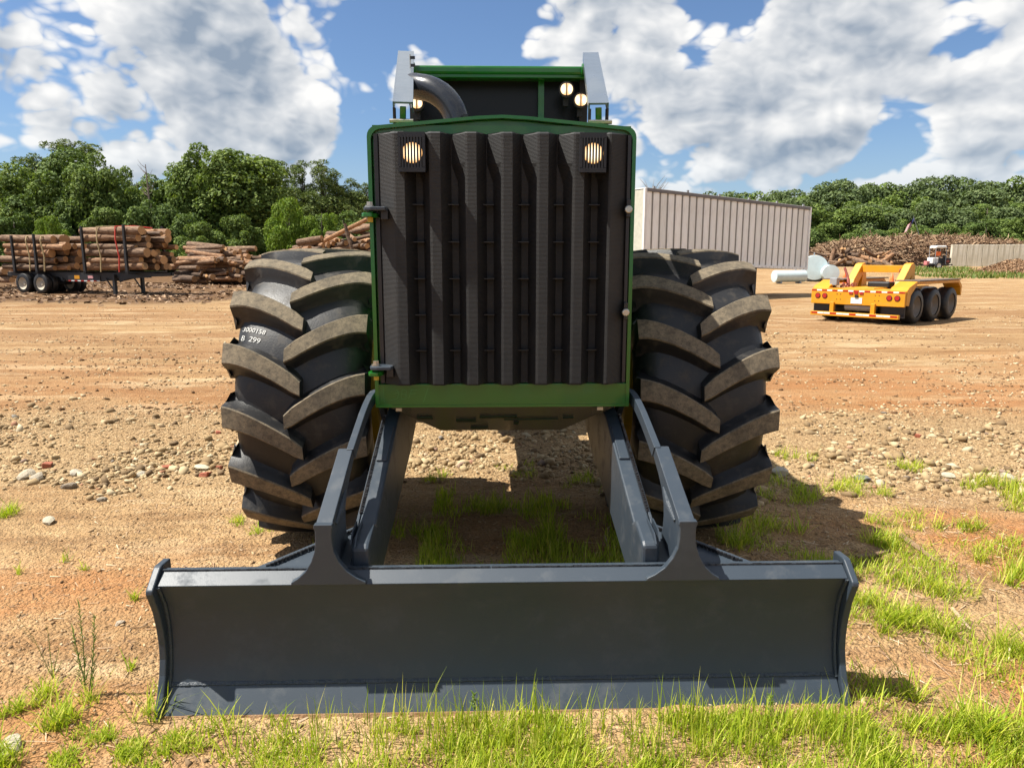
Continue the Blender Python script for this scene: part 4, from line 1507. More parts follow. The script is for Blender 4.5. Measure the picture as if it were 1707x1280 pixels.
for y in (-.62, .62):
    road_wheel(SW, (-.30, y, .36), .36, .22, 'y', MT['white'])
MB().cyl((-.3, -.6, .36), (-.3, .6, .36), .05, n_=8).obj('axle', MT['black'], SW)

for px, py, Y, lab in ((1408, 459, 50, 'small orange cone behind the left of the yellow trailer'), (1487, 463, 47, 'small orange cone seen through the yellow arched frame')):
    c = at(px, py, Y)
    cn = empty('traffic_cone', (c.x, Y, gz1(c.x, Y)))
    tag(cn, lab, 'cone')
    MB().lathe([(.03, .20), (.06, .17), (.40, .12)], 'z', n_=18).lathe([(.40, .12), (.78, .035), (.79, 0)], 'z', n_=18).obj('cone_body', MT['orange'], cn, smooth=True)
    MB().box((0, 0, .02), (.46, .46, .04)).obj('cone_base', MT['orange'], cn)

fp = at(1531, 398, 92)
FL = empty('flag_pole', (fp.x, 92, gz1(fp.x, 92)))
tag(FL, 'small striped flag on a leaning pole above the brush pile', 'flag')
fz = fp.z - FL.location.z + .35
MB().cyl((.6, 0, fz - 1.2), (-.9, 0, fz + 2.4), .035, n_=8).obj('pole', MT['grey_metal'], FL)
fm = [M('flag_red', (.35, .03, .04), .8), M('flag_white', (.6, .58, .56), .8), M('flag_blue', (.02, .03, .12), .8)]
for k in range(13):
    fb = MB()
    for j in range(8):
        u0, u1 = j / 8, (j + 1) / 8
        P = lambda u, w: (-.72 - .42 * w * .9 - u * .75, .12 * math.sin(u * 7), fz + 2.25 - w * 1.3 - u * .9 * (1 - .3 * w))
        fb.add([P(u0, k / 13), P(u1, k / 13), P(u1, (k + 1) / 13), P(u0, (k + 1) / 13)], [(0, 1, 2, 3)], 2 if (k < 7 and j < 3) else k % 2)
    fb.obj('flag_stripe', fm, FL)

# ------------------------------------------------------------------ trees
def leaves(pos, out, size, aspect, r_, flat=.65):
    n_ = len(pos)
    nrm = out + r_.normal(size=(n_, 3)) * flat
    nrm /= np.linalg.norm(nrm, axis=1)[:, None] + 1e-9
    t = np.cross(nrm, r_.normal(size=(n_, 3)))
    t /= np.linalg.norm(t, axis=1)[:, None] + 1e-9
    b = np.cross(nrm, t)
    s = size * r_.uniform(.6, 1.35, n_)[:, None]
    lift = nrm * s * .22
    VV = np.stack([pos - t * s, pos - b * s * aspect + lift, pos + t * s, pos + b * s * aspect + lift], 1)
    F = (np.arange(n_) * 4)[:, None] + np.array([[0, 1, 2, 3]])
    return VV.reshape(-1, 3), F


def crown_mesh(name, seed, lobes, n_, size, mat, aspect=.6, flat=.65, inner=.16, droop=0.0):
    r_ = np.random.default_rng(seed)
    lobes = np.array(lobes, float)
    w = lobes[:, 3] ** 2
    idx = r_.choice(len(lobes), n_, p=w / w.sum())
    d = r_.normal(size=(n_, 3))
    d /= np.linalg.norm(d, axis=1)[:, None]
    d[:, 2] = np.where((d[:, 2] < -.35) & (r_.random(n_) < .65), -d[:, 2], d[:, 2])
    rad = lobes[idx, 3] * np.where(r_.random(n_) < inner, r_.uniform(.3, .9, n_), r_.normal(1.0, .085, n_))
    pos = lobes[idx, :3] + d * rad[:, None] * np.array([1, 1, .86])
    # drop leaves buried deep in other lobes
    keep = np.ones(n_, bool)
    for c in lobes:
        dist = np.linalg.norm((pos - c[:3]) / np.array([1, 1, .86]), axis=1)
        keep &= ~((dist < c[3] * .62) & (r_.random(n_) < .8))
    keep &= pos[:, 2] > .05
    pos, d = pos[keep], d[keep]
    d = d + np.array([0, 0, .35 - droop])
    V_, F_ = leaves(pos, d, size, aspect, r_, flat)
    return tri_mesh(name, V_, F_, mat)


def lobes_broad(seed, H, W, low=.28, n_=26, rr=(.055, .135)):
    r_ = random.Random(seed)
    n_ = int(n_ * 2.2)
    L_ = []
    while len(L_) < n_:
        x, y, z = (r_.uniform(-1, 1) for _ in range(3))
        if x * x + y * y + z * z > 1:
            continue
        zz = H * (low + (1 - low) * (.5 + .5 * z) * .90)
        q_ = 1.0 if z < .2 else 1.0
        L_.append((x * W * .46, y * W * .40, zz, H * r_.uniform(*rr)))
    return L_


def lobes_shrub(seed, H, W, n_=18):
    r_ = random.Random(seed)
    L_ = []
    while len(L_) < n_ * 3:
        x, y, z = r_.uniform(-1, 1), r_.uniform(-1, 1), r_.random()
        if x * x + y * y + z * z * .9 > 1:
            continue
        L_.append((x * W * .48, y * W * .36, H * (.06 + .80 * z), H * r_.uniform(.06, .15)))
    return L_


def lobes_pine(seed, H, W):
    r_ = random.Random(seed)
    L_ = []
    for k in range(34):
        t = (k + r_.random()) / 34
        z = H * (.30 + .68 * t)
        w = W * .5 * (1 - t) ** .55 * r_.uniform(.35, 1)
        a = r_.uniform(0, 6.283)
        L_.append((w * math.cos(a), w * math.sin(a), z, H * (.040 + .040 * (1 - t)) * r_.uniform(.8, 1.2)))
    return L_


barkt = M('tree_bark', (.10, .075, .055), .95, var=.5, scale=6, bump=.5, bscale=14)


def trunk_mesh(seed, H, lobes, r0):
    r_ = random.Random(seed)
    mb = MB()
    mb.tube([(0, 0, -.3), (r_.uniform(-.1, .1), r_.uniform(-.1, .1), H * .25), (r_.uniform(-.2, .2), r_.uniform(-.2, .2), H * .55), (r_.uniform(-.2, .2), 0, H * .88)],
            [r0, r0 * .8, r0 * .5, r0 * .12], 8)
    for l in r_.sample(lobes, min(7, len(lobes))):
        z = max(H * .18, l[2] * .62)
        mb.tube([(0, 0, z), (l[0] * .5, l[1] * .5, z + (l[2] - z) * .6), (l[0], l[1], l[2])], [r0 * .42, r0 * .28, r0 * .06], 6)
    return mb.mesh('trunk', barkt, smooth=True)


LEAF = {
    'mid': island('leaf_mid', [(0, (0.057, 0.092, 0.023)), (.5, (0.122, 0.180, 0.043)), (1, (0.211, 0.267, 0.071))], .7, trans=.25, spec=.15),
    'deep': island('leaf_deep', [(0, (0.049, 0.080, 0.024)), (.5, (0.097, 0.150, 0.039)), (1, (0.170, 0.231, 0.063))], .7, trans=.2, spec=.15),
    'bright': island('leaf_bright', [(0, (0.073, 0.130, 0.015)), (.5, (0.136, 0.210, 0.029)), (1, (0.209, 0.270, 0.050))], .7, trans=.3, spec=.15),
    'pine': island('leaf_pine', [(0, (0.059, 0.096, 0.026)), (.5, (0.121, 0.168, 0.048)), (1, (0.203, 0.231, 0.078))], .7, trans=.15, spec=.15),
    'far': island('leaf_far', [(0, (0.058, 0.088, 0.035)), (.5, (0.111, 0.155, 0.061)), (1, (0.175, 0.218, 0.094))], .7, trans=.2, spec=.15),
}
KIND = {}


def make_kind(key, lobes, H, n_, size, leaf, r0, **k):
    KIND[key] = (crown_mesh('crown', abs(hash(key)) % 999 if False else sum(map(ord, key)), lobes, n_, size, LEAF[leaf], **k), trunk_mesh(sum(map(ord, key)), H, lobes, r0), H)


make_kind('broad_a', lobes_broad(1, 10, 8.0, .22, 30), 10, 22000, .14, 'mid', .22)
make_kind('broad_b', lobes_broad(2, 10, 7.0, .25, 26), 10, 20000, .13, 'deep', .22)
make_kind('broad_c', lobes_broad(3, 10, 9.0, .20, 34), 10, 22000, .15, 'mid', .24)
make_kind('poplar', lobes_broad(5, 10, 5.2, .24, 26, (.08, .13)), 10, 17000, .13, 'mid', .20)
make_kind('pine_a', lobes_pine(4, 10, 4.6), 10, 12000, .13, 'pine', .17, aspect=.22, flat=1.4, inner=.4)
make_kind('pine_b', lobes_pine(8, 10, 3.6), 10, 11000, .13, 'pine', .16, aspect=.22, flat=1.4, inner=.4)
make_kind('shrub_bright', lobes_shrub(6, 10, 13, 26), 10, 24000, .18, 'bright', .3)
make_kind('shrub_mid', lobes_shrub(7, 10, 11, 20), 10, 20000, .21, 'mid', .3)
make_kind('shrub_deep', lobes_shrub(9, 10, 12, 20), 10, 20000, .21, 'deep', .3)
make_kind('far_a', lobes_broad(11, 10, 7.5, .10, 30), 10, 16000, .17, 'far', .2)
make_kind('far_b', lobes_broad(12, 10, 6.5, .10, 28), 10, 16000, .17, 'far', .2)
make_kind('far_c', lobes_broad(13, 10, 9, .08, 34), 10, 16000, .18, 'mid', .2)


def tree(key, px, py_top, Y, wide, label, cat='tree', group=None, name='tree'):
    crown, trunk, H = KIND[key]
    p_ = at(px, py_top, Y)
    g = gz1(p_.x, Y)
    s = (p_.z - g) / (H * (.985 if 'pine' in key else .955))
    t = empty(name, (p_.x, Y, g), random.uniform(0, 6.28))
    t.scale = (s * wide, s * wide, s)
    tag(t, label, cat, group)
    link('crown', crown, t)
    link('trunk', trunk, t)
    return t


T = [('pine_a', 52, 258, 74, 1.5, 'pine top rising at the left of the big tree clump', 'pine_tree'),
     ('pine_a', 98, 234, 74, 1.5, 'tallest dark pine top above the leftmost tree clump', 'pine_tree'),
     ('pine_b', 142, 240, 75, 1.7, 'pine top just right of the tallest pine', 'pine_tree'),
     ('broad_a', 60, 266, 69, 1.05, 'broad leafy tree under the pines at far left', 'tree'),
     ('broad_b', 8, 300, 70, 1.1, 'dark leafy tree cut by the left edge of the photo', 'tree'),
     ('broad_b', 110, 258, 68, 1.1, 'dense dark tree in the middle of the left clump', 'tree'),
     ('broad_c', 172, 256, 67, .72, 'rounded tree with a bulging crown before the gap in the treeline', 'tree'),
     ('broad_a', 228, 290, 70, .85, 'lower tree just right of the gap in the treeline', 'tree'),
     ('broad_c', 282, 281, 71, .80, 'wide green tree between the gap and the tallest broadleaf crowns', 'tree'),
     ('poplar', 322, 268, 70, 1.1, 'slender leafy tree left of the pointed crown', 'tree'),
     ('broad_a', 356, 241, 69, .80, 'tall tree with the pointed crown right of the treeline gap', 'tree'),
     ('poplar', 400, 250, 69, 1.35, 'tall rounded crown right next to the pointed one', 'tree'),
     ('broad_b', 428, 278, 70, .80, 'dark tree at the right end of the broadleaf clump', 'tree'),
     ('pine_b', 465, 270, 84, 1.5, 'leftmost pine of the row behind the bright bush', 'pine_tree'),
     ('pine_a', 503, 270, 83, 1.25, 'second pine of the row behind the bright bush', 'pine_tree'),
     ('pine_b', 533, 269, 82, 1.6, 'third pine of the row behind the bright bush', 'pine_tree'),
     ('pine_a', 560, 283, 84, 1.2, 'fourth pine of the row behind the bright bush', 'pine_tree'),
     ('pine_b', 584, 300, 85, 1.5, 'smaller pine near the hood at the end of the row', 'pine_tree'),
     ('pine_a', 612, 306, 86, 1.3, 'small pine half hidden by the green hood', 'pine_tree'),
     ('shrub_bright', 480, 318, 61, .62, 'large bright green bush behind the sloping log pile', 'shrub'),
     ('shrub_bright', 535, 345, 60, .55, 'bright leafy bush at the right shoulder of the large bush', 'shrub'),
     ('shrub_mid', 392, 356, 60, .85, 'round vine covered bush beyond the jumbled log pile', 'shrub'),
     ('shrub_mid', 330, 368, 59, .95, 'low vine covered bush behind the end of the log trailer', 'shrub'),
     ('shrub_deep', 252, 330, 63, .75, 'tall vine draped mound above the front log bundle', 'shrub'),
     ('shrub_mid', 176, 343, 62, .80, 'rounded vine mound above the gap between the log bundles', 'shrub'),
     ('shrub_bright', 80, 350, 62, .55, 'small lighter bush above the rear log bundle', 'shrub'),
     ('shrub_deep', 20, 352, 63, .95, 'dark vine mass at the far left above the trailer', 'shrub'),
     ('shrub_deep', 128, 322, 66, .75, 'dark vine draped mound at the foot of the left clump', 'shrub'),
     ('shrub_deep', 300, 345, 64, .90, 'dark undergrowth between the trailer and the tall crowns', 'shrub'),
     ('shrub_deep', 216, 350, 66, .9, 'dark undergrowth below the gap in the treeline', 'shrub'),
     ('shrub_mid', 590, 368, 58, .9, 'low bush peeping over the sloping log pile beside the hood', 'shrub'),
     ('shrub_deep', 425, 385, 64, 1.0, 'shaded undergrowth left of the large bright bush', 'shrub'),
     ('shrub_deep', 570, 350, 74, 1.3, 'shaded undergrowth below the row of pines', 'shrub')]
for key, px, py, Y, w, lab, nm in T:
    cat = 'bush' if nm == 'shrub' else ('pine' if 'pine' in nm else 'tree')
    tree(key, px, py, Y, w, lab, cat, None, nm)
# second row that closes the wood behind them
for k in range(16):
    px = -60 + k * 45 + random.uniform(-12, 12)
    tree(random.choice(['broad_b', 'far_a', 'broad_c']), px, random.uniform(312, 330), 96, 1.25, 'dark tree deep in the wood behind the left treeline', 'tree', 'trees deep in the left wood')
# forest across the right
RT = [(1190, 324), (1225, 322), (1259, 320), (1290, 321), (1316, 316), (1352, 314), (1380, 311), (1404, 304), (1428, 310), (1450, 308), (1476, 311), (1502, 306), (1535, 304), (1564, 297), (1597, 302),
      (1626, 308), (1657, 302), (1690, 300), (1725, 304), (1765, 302)]
HINT = {1404: 'forest tree whose crown stands above its neighbours left of the flag', 1450: 'small dark crested tree on the right skyline', 1564: 'tallest tree on the right skyline right of the flag',
        1657: 'tall rounded forest tree near the right edge', 1316: 'forest tree rising over the middle of the box trailer roof', 1190: 'forest tree top showing over the box trailer next to the hood'}
for k, (px, py) in enumerate(RT):
    tree(['far_a', 'far_b', 'far_c'][k % 3], px, py + random.uniform(-2, 3), 122 + random.uniform(-5, 5), random.uniform(.95, 1.2),
         HINT.get(px, 'tree on the skyline of the forest beyond the brush pile'), 'tree', 'skyline trees of the right forest')
for k in range(20):
    tree(['far_b', 'far_c', 'far_a', 'broad_c'][k % 4], 1205 + k * 29 + random.uniform(-9, 9), random.uniform(328, 352), 108 + random.uniform(-4, 4), random.uniform(1.0, 1.35),
         'forest tree in the front row behind the brush pile', 'tree', 'front row trees of the right forest')
for k in range(13):
    tree(['shrub_deep', 'shrub_mid', 'far_c'][k % 3], 1350 + k * 32 + random.uniform(-9, 9), random.uniform(364, 384), 101, random.uniform(.9, 1.3),
         'dark leafy undergrowth right behind the brush pile', 'bush', 'undergrowth behind the brush pile')
# bare tree above the box trailer
bt = at(1085, 298, 60)
b0 = at(1086, 330, 60)
bb = MB()
bb.tube([(0, 0, -.2), (.05, 0, b0.z * .6), (0, .1, b0.z)], [.16, .12, .08], 7)
r_ = random.Random(4)
for k in range(26):
    a = r_.uniform(0, 6.28)
    z0 = b0.z * r_.uniform(.75, 1.0)
    e = Vector((math.cos(a) * r_.uniform(.5, 1.4), math.sin(a) * 1.0, r_.uniform(.6, bt.z - z0)))
    bb.tube([(0, .1, z0), (e.x * .5, e.y * .5, z0 + e.z * .6), (e.x, e.y, z0 + e.z)], [.035, .025, .008], 5)
bo = empty('bare_tree', (b0.x, 60, gz1(b0.x, 60)))
tag(bo, 'leafless grey tree showing above the box trailer roof beside the hood', 'tree')
bb.obj('trunk', M('grey_bark', (.20, .18, .16), .95), bo)
d0 = at(243, 282, 66)
ds = MB().tube([(0, 0, 0), (.1, 0, d0.z * .6), (0, 0, d0.z)], [.14, .10, .03], 7)
for k in range(12):
    z0 = d0.z * r_.uniform(.7, .97)
    a = r_.uniform(0, 6.28)
    ds.tube([(0, 0, z0), (math.cos(a) * .4, math.sin(a) * .3, z0 + .3), (math.cos(a) * .7, math.sin(a) * .5, z0 + .75)], [.03, .02, .006], 5)
do = empty('dead_tree', (d0.x, 66, gz1(d0.x, 66)))
tag(do, 'thin dead snag standing at the gap in the left treeline', 'tree')
ds.obj('trunk', M('snag_bark', (.22, .17, .14), .95), do)


# ------------------------------------------------------------------ stones
def gpt(px, py):
    d = ray(px, py)
    p_ = Vector((0, 0, CAM_H)) + d * (CAM_H / -d.z)
    for _ in range(3):
        p_ = Vector((0, 0, CAM_H)) + d * ((CAM_H - gz1(p_.x, p_.y)) / -d.z)
    return p_


bmI = bmesh.new()
bmesh.ops.create_icosphere(bmI, subdivisions=1, radius=1)
ICO_V = np.array([v_.co[:] for v_ in bmI.verts])
ICO_F = np.array([[v_.index for v_ in f_.verts] for f_ in bmI.faces])
bmI.free()
OCT_V = np.array([(1, 0, 0), (-1, 0, 0), (0, 1, 0), (0, -1, 0), (0, 0, 1), (0, 0, -1)], float)
OCT_F = np.array([(0, 2, 4), (2, 1, 4), (1, 3, 4), (3, 0, 4), (2, 0, 5), (1, 2, 5), (3, 1, 5), (0, 3, 5)])


def rot_mats(n_, r_):
    q_ = r_.normal(size=(n_, 4))
    q_ /= np.linalg.norm(q_, axis=1)[:, None]
    w, x, y, z = q_.T
    return np.stack([np.stack([1 - 2 * (y * y + z * z), 2 * (x * y - z * w), 2 * (x * z + y * w)], 1),
                     np.stack([2 * (x * y + z * w), 1 - 2 * (x * x + z * z), 2 * (y * z - x * w)], 1),
                     np.stack([2 * (x * z - y * w), 2 * (y * z + x * w), 1 - 2 * (x * x + y * y)], 1)], 1)


def scatter_stones(name, x, y, rad, mat, label, BV=ICO_V, BF=ICO_F, seed=5, sink=.35, jit=.26):
    r_ = np.random.default_rng(seed)
    n_ = len(x)
    sc = rad[:, None] * np.stack([r_.uniform(.8, 1.5, n_), r_.uniform(.7, 1.1, n_), r_.uniform(.45, .85, n_)], 1)
    P = BV[None] * (1 + r_.normal(0, jit, (n_, len(BV), 1)))
    P = P * sc[:, None, :]
    P = np.einsum('nij,nkj->nki', rot_mats(n_, r_), P)
    P[:, :, 2] *= .8
    P += np.stack([x, y, gz(x, y) + rad * (.55 - sink)], 1)[:, None, :]
    F = (np.arange(n_) * len(BV))[:, None, None] + BF[None]
    o = link(name, tri_mesh(name, P.reshape(-1, 3), F.reshape(-1, 3), mat))
    kind(o, 'stuff', label)
    return o


MT['stone'] = island('crushed_stone', [(0, (0.150, 0.100, 0.054)), (.3, (0.270, 0.185, 0.094)), (.6, (0.370, 0.266, 0.143)), (.88, (0.440, 0.342, 0.201)), (.975, (0.500, 0.418, 0.279)), (.985, (0.300, 0.133, 0.070)), (1, (0.220, 0.199, 0.164))], .9, bump=.3)
MT['yard_grit'] = island('yard_grit', [(0, (0.114, 0.062, 0.029)), (.45, (0.209, 0.123, 0.061)), (.6, (0.380, 0.282, 0.158)), (1, (0.522, 0.422, 0.274))], .95)
MT['pebble'] = island('pebbles', [(0, (0.150, 0.099, 0.054)), (.4, (0.290, 0.183, 0.094)), (.75, (0.400, 0.273, 0.148)), (1, (0.520, 0.404, 0.248))], .95)
r_ = np.random.default_rng(21)
x, y = r_.uniform(-6.5, 6, 60000), r_.uniform(4.7, 9.0, 60000)
m = r_.random(60000) < zone_gravel(x, y) * (.16 + .95 * sstep(vnoise(x + 5, y, .9) * .6 + vnoise(x, y + 3, .3) * .4, .36, .72)) * (.35 + .75 * (1 - sstep(y, 5.6, 6.8)))
x, y = x[m], y[m]
rad = np.exp(r_.normal(math.log(.0118), .62, len(x))).clip(.004, .055)
scatter_stones('gravel', x, y, rad, MT['stone'], 'crushed pale stone strewn across the yard behind the blade')
x, y = r_.uniform(-5.5, 5.2, 60000), r_.uniform(2.05, 8.5, 60000)
m = r_.random(60000) < (.35 + .65 * sstep(vnoise(x, y + 17, .5), .3, .7)) * np.where(x < -.8, 1.0, .55)
x, y = x[m], y[m]
rad = np.exp(r_.normal(math.log(.0058), .45, len(x))).clip(.003, .016)
scatter_stones('pebbles', x, y, rad, MT['pebble'], 'fine pebbles and grit scattered over the reddish dirt', OCT_V, OCT_F, 6, .45, .25)

n_ = 20000
yy_ = 8.0 * (26 / 8.0) ** r_.random(n_)
xx_ = r_.uniform(-.78, .78, n_) * yy_
m = r_.random(n_) < .12 + .88 * sstep(vnoise(xx_ * .5 + 3, yy_ * 1.3, 1.1) * .6 + vnoise(xx_, yy_ * 2, .4) * .4, .38, .7)
xx_, yy_ = xx_[m], yy_[m]
scatter_stones('yard_grit', xx_, yy_, np.exp(r_.normal(math.log(.017), .4, len(xx_))).clip(.007, .05), MT['yard_grit'], 'scattered small stones and clods over the open yard', OCT_V, OCT_F, 9, .4, .25)

ROCK = [(82, 871, .045, (.52, .46, .34), 'pale rounded stone lying alone on the left dirt'), (115, 813, .055, (.27, .22, .16), 'squarish grey stone before the left gravel band'),
        (170, 835, .035, (.33, .28, .21), 'small grey stone right of the squarish one'), (337, 782, .060, (.60, .55, .40), 'pale flat slab beside the left tyre'),
        (45, 796, .075, (.48, .41, .30), 'large tan stone at the near edge of the left gravel'), (62, 798, .06, (.40, .34, .25), 'tan stone leaning on the larger one at the left gravel edge'),
        (20, 1246, .048, (.50, .43, .32), 'flat tan rock at the bottom left corner'), (200, 1040, .022, (.48, .40, .30), 'small pale stone left of the blade end'),
        (1437, 800, .060, (.16, .16, .17), 'dark grey slab on the gravel right of the right tyre'), (1298, 790, .075, (.50, .45, .36), 'pale stone beside the right tyre shadow'),
        (1580, 795, .05, (.52, .46, .34), 'pale stone in the right gravel'), (1680, 798, .055, (.48, .42, .31), 'pale stone in the gravel at the right edge'),
        (128, 792, .06, (.45, .40, .31), 'grey stone in the left gravel behind the squarish one'), (236, 793, .045, (.50, .45, .35), 'pale stone in the middle of the left gravel edge')]
for k, (px, py, r0, col, lab) in enumerate(ROCK):
    p_ = gpt(px, py)
    bm_i = bmesh.new()
    bmesh.ops.create_icosphere(bm_i, subdivisions=2, radius=1)
    rr_ = random.Random(k)
    ax = [Vector((rr_.gauss(0, 1), rr_.gauss(0, 1), rr_.gauss(0, 1))).normalized() for _ in range(9)]
    cut_ = [rr_.uniform(.62, .9) for _ in ax]
    for v_ in bm_i.verts:
        for a, c_ in zip(ax, cut_):
            dd = v_.co.dot(a)
            if dd > c_:
                v_.co -= a * (dd - c_)
        v_.co *= 1 + rr_.gauss(0, .03)
    m_ = bpy.data.meshes.new('stone')
    bm_i.to_mesh(m_)
    bm_i.free()
    m_.materials.append(M('stone_' + str(k), col, .9, var=.35, scale=25, bump=.5, bscale=60))
    o = link('stone', m_, None, (p_.x, p_.y, p_.z + r0 * .25), (rr_.uniform(-.2, .2), rr_.uniform(-.2, .2), rr_.uniform(0, 6)), (r0 * 1.25, r0 * .9, r0 * (.35 if 'flat' in lab or 'slab' in lab else .62)))
    tag(o, lab, 'stone')
BRK = [(80, 778, .075, 'broken red brick lying in the left gravel'), (278, 781, .055, 'small red brick lump in the middle of the left gravel'), (342, 793, .06, 'red brick lump just below the pale slab by the left tyre'),
       (364, 781, .05, 'red brick chip right of the pale slab by the left tyre'), (364, 722, .05, 'distant red brick piece close to the left tyre'), (1530, 728, .06, 'red brick piece in the right gravel')]
for k, (px, py, r0, lab) in enumerate(BRK):
    p_ = gpt(px, py)
    rr_ = random.Random(30 + k)
    mb = MB().box((0, 0, 0), (2.0, 1.2, .75))
    mb.v = [(a * rr_.uniform(.7, 1.05), b * rr_.uniform(.7, 1.1), c_ * rr_.uniform(.7, 1.1)) for a, b, c_ in mb.v]
    tag(mb.obj('brick_piece', M('brick_' + str(k), (.42, .13, .07), .95, var=.4, scale=20, bump=.5), loc=(p_.x, p_.y, p_.z + r0 * .2), rot=(.15, .1, rr_.uniform(0, 3)),
               scale=(r0 * .8, r0 * .8, r0 * .8), bevel=.1), lab, 'brick')

# ------------------------------------------------------------------ sticks and litter
for pts, r0, lab in ((((1500, 896), (1530, 917), (1562, 941)), .020, 'brown stick lying on the churned dirt right of the tyre shadow'),
                     (((1428, 933), (1460, 928), (1484, 920)), .017, 'short bark covered stick just above the right end of the blade'),
                     (((1587, 1017), (1602, 1034), (1618, 1052)), .011, 'thin pale stick lying at the right above the bright grass'),
                     (((1420, 795), (1450, 803), (1480, 803)), .010, 'thin twig on the edge of the right gravel')):
    P = [gpt(*q_) + Vector((0, 0, r0 * .8)) for q_ in pts]
    tag(MB().tube([tuple(q_) for q_ in P], [r0, r0 * .9, r0 * .4], 7).obj('stick', M('stick_' + str(int(r0 * 1000)), (.26, .16, .095) if r0 > .012 else (.50, .36, .22), .95, var=.4, scale=20, bump=.5)), lab, 'stick')
n_ = 5200
r_ = np.random.default_rng(33)
x = np.where(r_.random(n_) < .62, r_.uniform(.9, 3.2, n_), r_.uniform(-3, 1, n_))
y = r_.uniform(2.1, 5.6, n_)
th = r_.uniform(0, 6.28, n_)
L_, w_ = r_.uniform(.006, .035, n_) * np.where(r_.random(n_) < .06, 2.5, 1), r_.uniform(.001, .0035, n_)
D = np.stack([np.cos(th), np.sin(th), r_.normal(0, .12, n_)], 1)
U = np.stack([-np.sin(th), np.cos(th), r_.normal(0, .2, n_)], 1)
C = np.stack([x, y, gz(x, y) + .005], 1)
VV = np.stack([C - D * L_[:, None] - U * w_[:, None], C + D * L_[:, None] - U * w_[:, None] * .5, C + D * L_[:, None] + U * w_[:, None] * .5, C - D * L_[:, None] + U * w_[:, None] + np.array([0, 0, .003])], 1)
kind(link('wood_litter', tri_mesh('wood_litter', VV.reshape(-1, 3), (np.arange(n_) * 4)[:, None] + np.array([[0, 1, 2, 3]]),
     island('wood_chips', [(0, (.10, .055, .03)), (.5, (.30, .19, .11)), (1, (.55, .42, .28))], .95))), 'stuff', 'splinters and bark chips littering the near ground')

# bark and chips trodden into the ground round the log trailer
n_ = 12000
x, y = r_.uniform(-34, -6, n_), r_.uniform(25, 50, n_)
m = r_.random(n_) < zone_mulch(x, y) * sstep(vnoise(x, y, 1.5), .2, .7)
x, y = x[m], y[m]
n_ = len(x)
th = r_.uniform(0, 6.28, n_)
L_, w_ = r_.uniform(.03, .16, n_), r_.uniform(.015, .05, n_)
D = np.stack([np.cos(th), np.sin(th), r_.normal(0, .25, n_)], 1)
U = np.stack([-np.sin(th), np.cos(th), r_.normal(0, .5, n_)], 1)
C = np.stack([x, y, gz(x, y) + .03], 1)
VV = np.stack([C - D * L_[:, None] - U * w_[:, None], C + D * L_[:, None] - U * w_[:, None], C + D * L_[:, None] + U * w_[:, None], C - D * L_[:, None] + U * w_[:, None]], 1)
kind(link('bark_litter', tri_mesh('bark_litter', VV.reshape(-1, 3), (np.arange(n_) * 4)[:, None] + np.array([[0, 1, 2, 3]]),
     island('bark_chips', [(0, (.05, .03, .018)), (.6, (.17, .10, .06)), (1, (.42, .29, .18))], .95))), 'stuff', 'bark and wood chips covering the ground round the log trailer')

# ------------------------------------------------------------------ grass
MT['grass'] = island('grass_blades', [(0, (0.160, 0.237, 0.015)), (.45, (0.312, 0.396, 0.026)), (.8, (0.470, 0.518, 0.050)), (.95, (0.600, 0.532, 0.132)), (1, (0.600, 0.518, 0.187))], .5, trans=.42, spec=.2)


def grass(name, x, y, length, width, label, seed=1, lean=.45, mat=None):
    r_ = np.random.default_rng(seed)
    n_ = len(x)
    th = r_.uniform(0, 6.283, n_)
    ln = np.abs(r_.normal(lean, .22, n_))
    side = np.stack([-np.sin(th), np.cos(th), np.zeros(n_)], 1)
    dirh = np.stack([np.cos(th), np.sin(th), np.zeros(n_)], 1)
    C = np.stack([x, y, gz(x, y) - .006], 1)
    VV = np.zeros((n_, 7, 3))
    for k, (t, w) in enumerate(((0, .8), (.36, 1.0), (.70, .7), (1.0, 0))):
        bend = ln * t + .55 * ln * t * t
        hgt = length * (t - .22 * ln * t * t)
        c = C + dirh * (length * bend * .6)[:, None] + np.array([0, 0, 1.0]) * hgt[:, None]
        if k < 3:
            VV[:, 2 * k] = c - side * (width * w * .5)[:, None]
            VV[:, 2 * k + 1] = c + side * (width * w * .5)[:, None]
        else:
            VV[:, 6] = c
    b = (np.arange(n_) * 7)[:, None]
    tri = np.concatenate([b + np.array([q_]) for q_ in ([0, 1, 3], [0, 3, 2], [2, 3, 5], [2, 5, 4], [4, 5, 6])], 0)
    o = link(name, tri_mesh(name, VV.reshape(-1, 3), tri, mat or MT['grass']))
    kind(o, 'stuff', label)
    return o


r_ = np.random.default_rng(51)


def field(n_, x0, x1, y0, y1, s, lo, hi, base=0.0):
    x, y = r_.uniform(x0, x1, n_), r_.uniform(y0, y1, n_)
    d = vnoise(x + 60, y + 30, s) * .65 + vnoise(x, y + 77, s * .4) * .35
    m = r_.random(n_) < base + sstep(d, lo, hi)
    return x[m], y[m]


# strip before the blade
x, y = field(46000, -1.30, 2.6, 1.95, 2.52, .16, .34, .66, .06)
m = (r_.random(len(x)) < sstep(x, -1.32, -.95) * (.55 + .45 * sstep(x, -.6, .1)))
x, y = x[m], y[m]
n_ = len(x)
grass('grass_strip', x, y, np.exp(r_.normal(math.log(.052), .42, n_)).clip(.02, .16), r_.uniform(.0022, .0052, n_), 'bright grass growing along the front of the blade', 2, .6)
x, y = field(900, -.75, 1.3, 2.25, 2.49, .20, .2, .6, .1)
n_ = len(x)
grass('tall_grass', x, y, r_.uniform(.11, .24, n_), r_.uniform(.0024, .0045, n_), 'taller grass blades rising before the blade', 3, .22)
